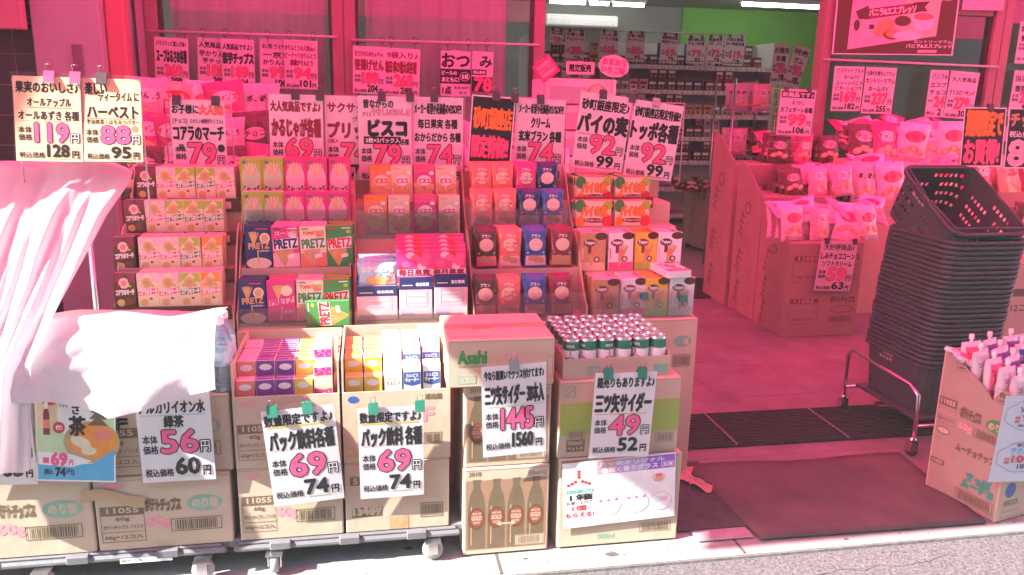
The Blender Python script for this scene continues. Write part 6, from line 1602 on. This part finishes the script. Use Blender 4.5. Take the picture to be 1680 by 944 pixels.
card('black chip price card with a large pink 85, cut by the right edge', (1662, 178), (1738, 179), (1640, 276), 3.225, [('r', 0, 0, 1, 1, 'white'), ('r', 0.025, 0.02, 0.975, 0.98, 'black'), ('t', 'チップス', 0.06, 0.08, 0.9, 0.30, 'tan', 0.06), ('t', '税込価格', 0.06, 0.38, 0.6, 0.48, 'white', 0.03), ('t', '85', 0.08, 0.54, 0.80, 0.95, 'palepink', 0.07)], clips=(0.35,), Yb=3.205)
a, b = at(1586, 180, 3.26), at(1745, 182, 3.26)
wire_stand('thin wire stand holding the two black cards at the right', a.x, b.x, 3.262, 0.9, a.z, 0)
carton('brown carton behind the basket stack at the right edge', 2.78, 3.2, 3.0, 3.25, 0.001, 0.70, lambda mb, w_, h_: (mb.rect(w_ * .1, h_ * .78, w_ * .8, h_ * .83, 'dim'), mb.text('12コ入', w_ * .1, h_ * .68, w_ * .4, h_ * .73, 'dim', 0.03)))

# ------------------------------------------------------------------ basket stack
bk = mat('dark grey basket plastic', (0.050, 0.078, 0.074), 0.45, 0.4, 0.08, 14, bump=0.05, bscale=80)
def basket_me():
    W_, D_, H_ = 0.172, 0.215, 0.215         # half width, half depth, height
    tw, td = 0.145, 0.185                     # half sizes of the bottom
    mb = MB()
    def ring(hw, hd, r_, n=5):
        pts = []
        for cx, cy, a0 in ((hw - r_, hd - r_, 0), (-hw + r_, hd - r_, 90), (-hw + r_, -hd + r_, 180), (hw - r_, -hd + r_, 270)):
            for k in range(n + 1):
                q = math.radians(a0 + 90 * k / n); pts.append((cx + r_ * math.cos(q), cy + r_ * math.sin(q)))
        return pts
    # walls divided into columns and rows, slots left open
    def resamp(pts, n):
        P = [Vector((x, y)) for x, y in pts] + [Vector(pts[0])]
        L = [0]
        for p_, q_ in zip(P, P[1:]):
            L.append(L[-1] + (q_ - p_).length)
        out = []
        for k in range(n):
            t = L[-1] * k / n
            i = max(j for j in range(len(L)) if L[j] <= t + 1e-9); i = min(i, len(P) - 2)
            f = (t - L[i]) / (L[i + 1] - L[i]); p_ = P[i].lerp(P[i + 1], f); out.append((p_.x, p_.y))
        return out
    n = 112
    lv = [0.0, 0.03, 0.045, 0.075, 0.09, 0.12, 0.135, 0.165, 0.18, H_]
    vs = []
    rb, rtp = resamp(ring(tw, td, 0.05), n), resamp(ring(W_ - 0.012, D_ - 0.012, 0.05), n)
    for z in lv:
        t = z / H_
        vs += [(x0 + (x1 - x0) * t, y0 + (y1 - y0) * t, z) for (x0, y0), (x1, y1) in zip(rb, rtp)]
    fs = []
    for j in range(len(lv) - 1):
        for k in range(n):
            if j in (1, 3, 5) and k % 2 == 0 and (k % 14) not in (0, 12):
                continue
            if j == 7 and k % 2 == 0 and (k % 28) in (4, 6, 8, 10, 12, 14):
                continue
            fs.append((j * n + k, j * n + (k + 1) % n, (j + 1) * n + (k + 1) % n, (j + 1) * n + k))
    mb.add(vs, fs, bk)
    mb.add([(x, y, 0.0) for x, y in rb], [tuple(range(n))], bk)
    # rim
    m_ = 28
    prof = [(0.012, H_ - 0.014), (0.0, H_ - 0.014), (-0.001, H_ - 0.004), (0.001, H_), (0.012, H_), (0.014, H_ - 0.006)]
    rv = []
    for off, z in prof:
        rv += [(x, y, z) for x, y in resamp(ring(W_ - off, D_ - off, 0.055 - off), 56)]
    rf = []
    for i in range(len(prof)):
        i2 = (i + 1) % len(prof)
        rf += [(i * 56 + k, i * 56 + (k + 1) % 56, i2 * 56 + (k + 1) % 56, i2 * 56 + k) for k in range(56)]
    mb.add(rv, rf, bk, True)
    # handle bows folded on the rim
    for s_ in (-1, 1):
        mb.tube([(-W_ + 0.01, s_ * 0.02, H_ + 0.002), (-W_ + 0.02, s_ * (D_ - 0.03), H_ + 0.006), (W_ - 0.02, s_ * (D_ - 0.03), H_ + 0.006), (W_ - 0.01, s_ * 0.02, H_ + 0.002)], 0.004, bk, 6)
    # worn shop mark on the left wall
    mb.fr = lambda u, v, l: (-tw - (W_ - 0.012 - tw) * (v + 0.16) / H_ - 0.0012 - l * E_, 0.03 - u, v + 0.16)
    for q in range(4):
        mb.rect(-0.055 + 0.022 * q, 0.004 + 0.002 * (q % 2), -0.039 + 0.022 * q, 0.019 - 0.002 * (q % 3), 'grey')
    return mb.mesh('shopping_basket')
bme = basket_me()
BXc, BYc = 2.325, 2.87
NB = 27
for k in range(NB):
    z = 0.145 + 0.0195 * k
    nth = NB - 1 - k
    o = put('shopping_basket', bme, loc=(BXc + random.uniform(-.0025, .0025) + 0.0008 * k, BYc + random.uniform(-.003, .003) - 0.0012 * k, z), rz=random.uniform(-.008, .008), cat='basket', group='nested shopping baskets')
    o['label'] = 'dark grey shopping basket at the very bottom of the nested stack' if k == 0 else 'dark grey shopping basket, %s below the tipped one in the stack' % ORD[nth]
o = put('shopping_basket', bme, label='dark grey shopping basket tipped forward on top of the stack', cat='basket', group='nested shopping baskets')
o.rotation_euler = (math.radians(33), 0, math.radians(0.5))
nrm = Vector((0, -math.sin(math.radians(33)), math.cos(math.radians(33))))
o.location = Vector((BXc + 0.01, 2.80, 1.012)) - nrm * 0.215
tr = root('basket_trolley', (BXc, BYc, 0), 'low chrome trolley with casters under the basket stack', 'trolley')
g = MB()
zt = 0.30
def bow(pts, r_=0.009):
    g.tube(pts, r_, 'steel', 8)
X_, Y_ = -0.205, 0.235
bow([(X_, Y_, 0.07), (X_, Y_, zt - 0.03), (X_, Y_ - 0.03, zt), (X_, -Y_ + 0.04, zt - 0.02), (X_ + 0.005, -Y_, zt - 0.05), (X_ + 0.005, -Y_ - 0.012, 0.07)])
bow([(-X_, Y_, 0.07), (-X_, Y_, zt - 0.03), (-X_, Y_ - 0.03, zt), (-X_, -Y_ + 0.04, zt - 0.02), (-X_, -Y_, zt - 0.05), (-X_, -Y_ - 0.012, 0.07)])
bow([(X_, Y_ - 0.01, 0.12), (-X_, Y_ - 0.01, 0.12)], 0.007); bow([(X_ + .005, -Y_, 0.12), (-X_, -Y_, 0.12)], 0.007)
g.box(X_ + 0.03, -X_ - 0.03, -Y_ + 0.03, Y_ - 0.03, 0.128, 0.143, bk, 0.004); g.box(X_, -X_, -0.02, 0.02, 0.118, 0.127, 'steel')
put('frame', g, tr)
rub2 = mat('dark caster rubber', (0.05, 0.05, 0.05), 0.6, 0.3)
for x in (X_, -X_):
    for y in (Y_, -Y_ - 0.01):
        c = MB(); c.lathe([(0.012, 0.062), (0.016, 0.07), (0.012, 0.078)], x, y, 'steel', 10); c.box(x - 0.016, x - 0.013, y - 0.018, y + 0.018, 0.02, 0.062, 'steel'); c.box(x + 0.013, x + 0.016, y - 0.018, y + 0.018, 0.02, 0.062, 'steel')
        h = put('caster', c, tr)
        wv = MB(); n_ = 18
        prof = [(0.006, -0.011), (0.026, -0.011), (0.0305, 0), (0.026, 0.011), (0.006, 0.011)]
        vs = [(x + q, y + rr * math.cos(2 * math.pi * k / n_), 0.0308 + rr * math.sin(2 * math.pi * k / n_)) for rr, q in prof for k in range(n_)]
        fs = [(i * n_ + k, i * n_ + (k + 1) % n_, (i + 1) * n_ + (k + 1) % n_, (i + 1) * n_ + k) for i in range(len(prof) - 1) for k in range(n_)] + [tuple(range(n_)), tuple(range(len(vs) - n_, len(vs)))]
        wv.add(vs, fs, rub2, True); put('wheel', wv, h)

# ------------------------------------------------------------------ pouch carton at the right edge
FLc, BLc = Vector((2.058, 2.106)), Vector((1.996, 2.372))
rzp = math.atan2(-(BLc - FLc).x, (BLc - FLc).y)
dep = (BLc - FLc).length
zf = at(1641, 655, FLc.y).z; zb = at(1546, 574, BLc.y).z
mb = MB(); Wp = 0.42; t = 0.005
mb.box(0, Wp, 0, t, 0.001, zf, 'board'); mb.box(0, Wp, dep - t, dep, 0.001, zb, 'board')
pts = [(t, 0.001), (dep - t, 0.001), (dep - t, zb), (dep * 0.86, zb - 0.008), (dep * 0.62, zb - 0.05), (dep * 0.40, zb - 0.085), (dep * 0.28, zb - 0.12), (dep * 0.16, zf + 0.012), (t, zf)]
mb.prism_x(pts, 0, t, 'board_dark'); mb.prism_x(pts, Wp - t, Wp, 'board_dark'); mb.box(t, Wp - t, t, dep - t, zf - 0.10, zf - 0.095, 'board')  # side walls in darker board, imitating the dimmer light at this end
mb.side(-0.0006, dep, 0)
d_ = dep
mb.rect(d_ * .02, 0.333, d_ * .28, 0.362, 'dim'); mb.text('11055', d_ * .05, 0.339, d_ * .25, 0.356, 'board', 0.05); mb.frame(d_ * .02, 0.265, d_ * .28, 0.333, 0.001, 'dim'); mb.text('60g×12コ入', d_ * .03, 0.275, d_ * .27, 0.29, 'dim', 0.02); mb.text('ポテトチップス', d_ * .03, 0.30, d_ * .27, 0.315, 'fadepink', 0.02)
mb.text('ポテトチップス', d_ * .34, 0.312, d_ * .62, 0.352, 'dim', 0.07); mb.text('60g', d_ * .34, 0.265, d_ * .52, 0.295, 'fadepink', 0.06); mb.disc(d_ * .85, 0.325, d_ * .16, 0.025, 'green'); mb.text('のり塩', d_ * .73, 0.31, d_ * .97, 0.338, 'board', 0.05); mb.barcode(d_ * .56, 0.262, d_ * .96, 0.295)
mb.text('ムーチョチップス', d_ * .35, 0.19, d_ * .95, 0.218, 'dim', 0.06); mb.disc(d_ * .14, 0.24, d_ * .10, 0.014, 'dim'); mb.disc(d_ * .14, 0.24, d_ * .085, 0.010, 'board'); mb.rect(d_ * .02, 0.11, d_ * .22, 0.13, 'dim'); mb.text('11450', d_ * .05, 0.114, d_ * .19, 0.126, 'board', 0.04)
mb.text('すっぱ', d_ * .55, 0.10, d_ * .88, 0.13, 'teal', 0.14); mb.text('ムーチョ', d_ * .50, 0.072, d_ * .92, 0.10, 'teal', 0.14); mb.barcode(d_ * .44, 0.02, d_ * .95, 0.06)
for x, z in ((.27, .50), (.84, .435)):
    mb.frame(d_ * (x - .07), z - .025, d_ * (x + .07), z + .025, 0.0015, 'dim'); mb.disc(d_ * x, z + .006, d_ * .045, 0.010, 'dim'); mb.rect(d_ * (x - .04), z - .018, d_ * (x + .04), z - .012, 'dim')
mb.front(0, -0.0006, 0); mb.disc(0.055, 0.11, 0.026, 0.028, 'blue'); mb.disc(0.15, 0.11, 0.026, 0.028, 'orange'); mb.rect(0.03, 0.055, 0.10, 0.072, 'dim'); mb.text('11450', 0.036, 0.058, 0.094, 0.069, 'board', 0.05); mb.frame(0.025, 0.008, 0.11, 0.03, 0.001, 'dim'); mb.frame(0.025, 0.033, 0.11, 0.052, 0.001, 'dim')
put('pouch_carton', mb, loc=(FLc.x, FLc.y, 0), rz=rzp, label='cut open brown carton full of drink pouches at the right edge', cat='carton')
sd = [('t', '数量限定!', 0.30, 0.07, 0.62, 0.105, 'black', 0.03), ('t', 'ソルティライチ', 0.26, 0.12, 0.78, 0.19, 'black', 0.04), ('o', '98', 0.32, 0.205, 0.52, 0.29, 'red', 'maroon', 0.06, 0.03), ('t', '円', 0.58, 0.25, 0.64, 0.29, 'black', 0.04), ('t', '105', 0.40, 0.31, 0.56, 0.365, 'black', 0.04), ('t', '本体', 0.20, 0.23, 0.28, 0.27, 'red', 0.02), ('t', '価格', 0.20, 0.275, 0.28, 0.31, 'red', 0.02), ('t', '(税込', 0.26, 0.325, 0.37, 0.36, 'black', 0.02),
      ('t', '新発売!', 0.32, 0.55, 0.60, 0.585, 'black', 0.03), ('t', 'アクエリアス', 0.24, 0.60, 0.80, 0.67, 'cyan', 0.04), ('o', '100', 0.28, 0.69, 0.56, 0.77, 'red', 'maroon', 0.06, 0.03), ('t', '円', 0.60, 0.73, 0.66, 0.77, 'black', 0.04), ('t', '108', 0.38, 0.79, 0.54, 0.845, 'black', 0.04), ('t', '本体', 0.16, 0.71, 0.24, 0.745, 'red', 0.02), ('t', '価格', 0.16, 0.75, 0.24, 0.785, 'red', 0.02)]
cl = []
for cy in (0.22, 0.71):
    P_ = []
    for k in range(40):
        q = 2 * math.pi * k / 40
        rr = 1 + 0.08 * abs(math.sin(4 * q))
        P_.append((0.48 + 0.42 * rr * math.cos(q), cy + 0.17 * rr * math.sin(q)))
    for p_, q_ in zip(P_, P_[1:] + P_[:1]):
        cl.append(('l', p_[0], p_[1], q_[0], q_[1], 'grey', 0.008))
card('pale blue price sheet with two cloud outlines on the pouch carton', (1640, 651), (1748, 650), (1632, 790), 2.095, cl + sd, stock='paper_blue', name='price_sheet', cat='price sheet')
def a_pouch(bg, acc, ink, wd):
    def f(mb, a, h):
        mb.rect(a * .10, h * .08, a * .90, h * .88, bg, 12); mb.poly([(a * .1, h * .3), (a * .9, h * .5), (a * .9, h * .7), (a * .1, h * .5)], acc); mb.text(wd, a * .14, h * .58, a * .86, h * .74, ink, 0.06); mb.disc(a * .5, h * .28, a * .24, h * .12, acc); mb.rect(a * .15, h * .10, a * .85, h * .15, ink)
    return f
def spout(me_name, bg, acc, ink, wd, seed):
    me = bag(me_name, 0.088, 0.135, 0.036, a_pouch(bg, acc, ink, wd), 'foil', seed=seed)
    mb = MB(); mb.lathe([(0.005, 0), (0.005, 0.010), (0.0085, 0.0102), (0.0085, 0.026), (0.007, 0.028)], 0, 0.018, 'white', 12)
    return me, mb.mesh('cap')
SP = {'pink': spout('drink_pouch', 'pink', 'white', 'maroon', 'ライチ', 3), 'lil': spout('drink_pouch', 'silver', 'palepink', 'purple', 'ソルティ', 5), 'pur': spout('drink_pouch', 'purple', 'lilac', 'white', 'ぶどう', 8), 'blu': spout('drink_pouch', 'blue', 'skyblue', 'white', 'アクエリ', 9)}
SN = {'pink': 'pink lychee drink pouch', 'lil': 'silvery salt lychee drink pouch', 'pur': 'purple grape drink pouch', 'blu': 'blue sports drink pouch'}
def wp(x, y):
    v = Vector((x, y, 0)); v.rotate(Matrix.Rotation(rzp, 3, 'Z')); return v + Vector((FLc.x, FLc.y, 0))
for r_, ks in enumerate((('lil', 'lil', 'blu', 'pur'), ('lil', 'pink', 'blu', 'pur'), ('pink', 'pur', 'pur', 'blu'), ('lil', 'pur', 'blu', 'blu'), ('pink', 'pur', 'pur', 'blu'))):
    for c, k in enumerate(ks):
        p_ = wp(0.055 + 0.098 * c, 0.012 + 0.046 * r_)
        z = zf - 0.075 + 0.016 * r_
        o = put('drink_pouch', SP[k][0], loc=(p_.x, p_.y, z), rz=rzp + random.uniform(-.2, .2), label='%s, %s from left in %s row of the carton' % (SN[k], ORD[c], ORD[r_]), cat='drink pouch', group='drink pouches in the carton')
        o.rotation_euler.x = -0.06; o.rotation_euler.y = random.uniform(-.08, .08)
        put('cap', SP[k][1], o, loc=(0, 0, 0.133))
o = put('drink_pouch', SP['pink'][0], label='pink lychee drink pouch lying flat on top of the others', cat='drink pouch', group='drink pouches in the carton')
p_ = wp(0.10, 0.17); o.location = (p_.x, p_.y, zb - 0.045); o.rotation_euler = (math.radians(-62), math.radians(-8), rzp + 0.9)
put('cap', SP['pink'][1], o, loc=(0, 0, 0.133))

for px, py, nm in ((1057, 486, 'pink'), (1121, 490, 'white')):
    p_ = at(px, py, T1 - 0.016)
    c = MB(); c.prism_x([(-0.008, -0.012), (0.0, 0.010), (0.008, -0.012), (0.010, -0.010), (0.003, 0.013), (-0.003, 0.013), (-0.010, -0.010)], -0.014, 0.014, 'clip_green')
    c.tube([(-0.005, -0.002, -0.010), (-0.007, -0.004, -0.034), (0.007, -0.004, -0.034), (0.005, -0.002, -0.010)], 0.0014, 'steel', 6)
    put('binder_clip', c, loc=p_, label='dark green binder clip on the front film before the %s filled stick boxes' % nm, cat='clip')
f = MB(); a_, b_ = at(968, 526, T1 - 0.012), at(1136, 526, T1 - 0.012); f.front(a_.x, T1 - 0.0125, 0.60); f.rect(0, 0, b_.x - a_.x, 0.125, 'film', 4)
put('film_sheet', f, label='clear film sheet clipped across the lowest filled stick boxes', cat='film')
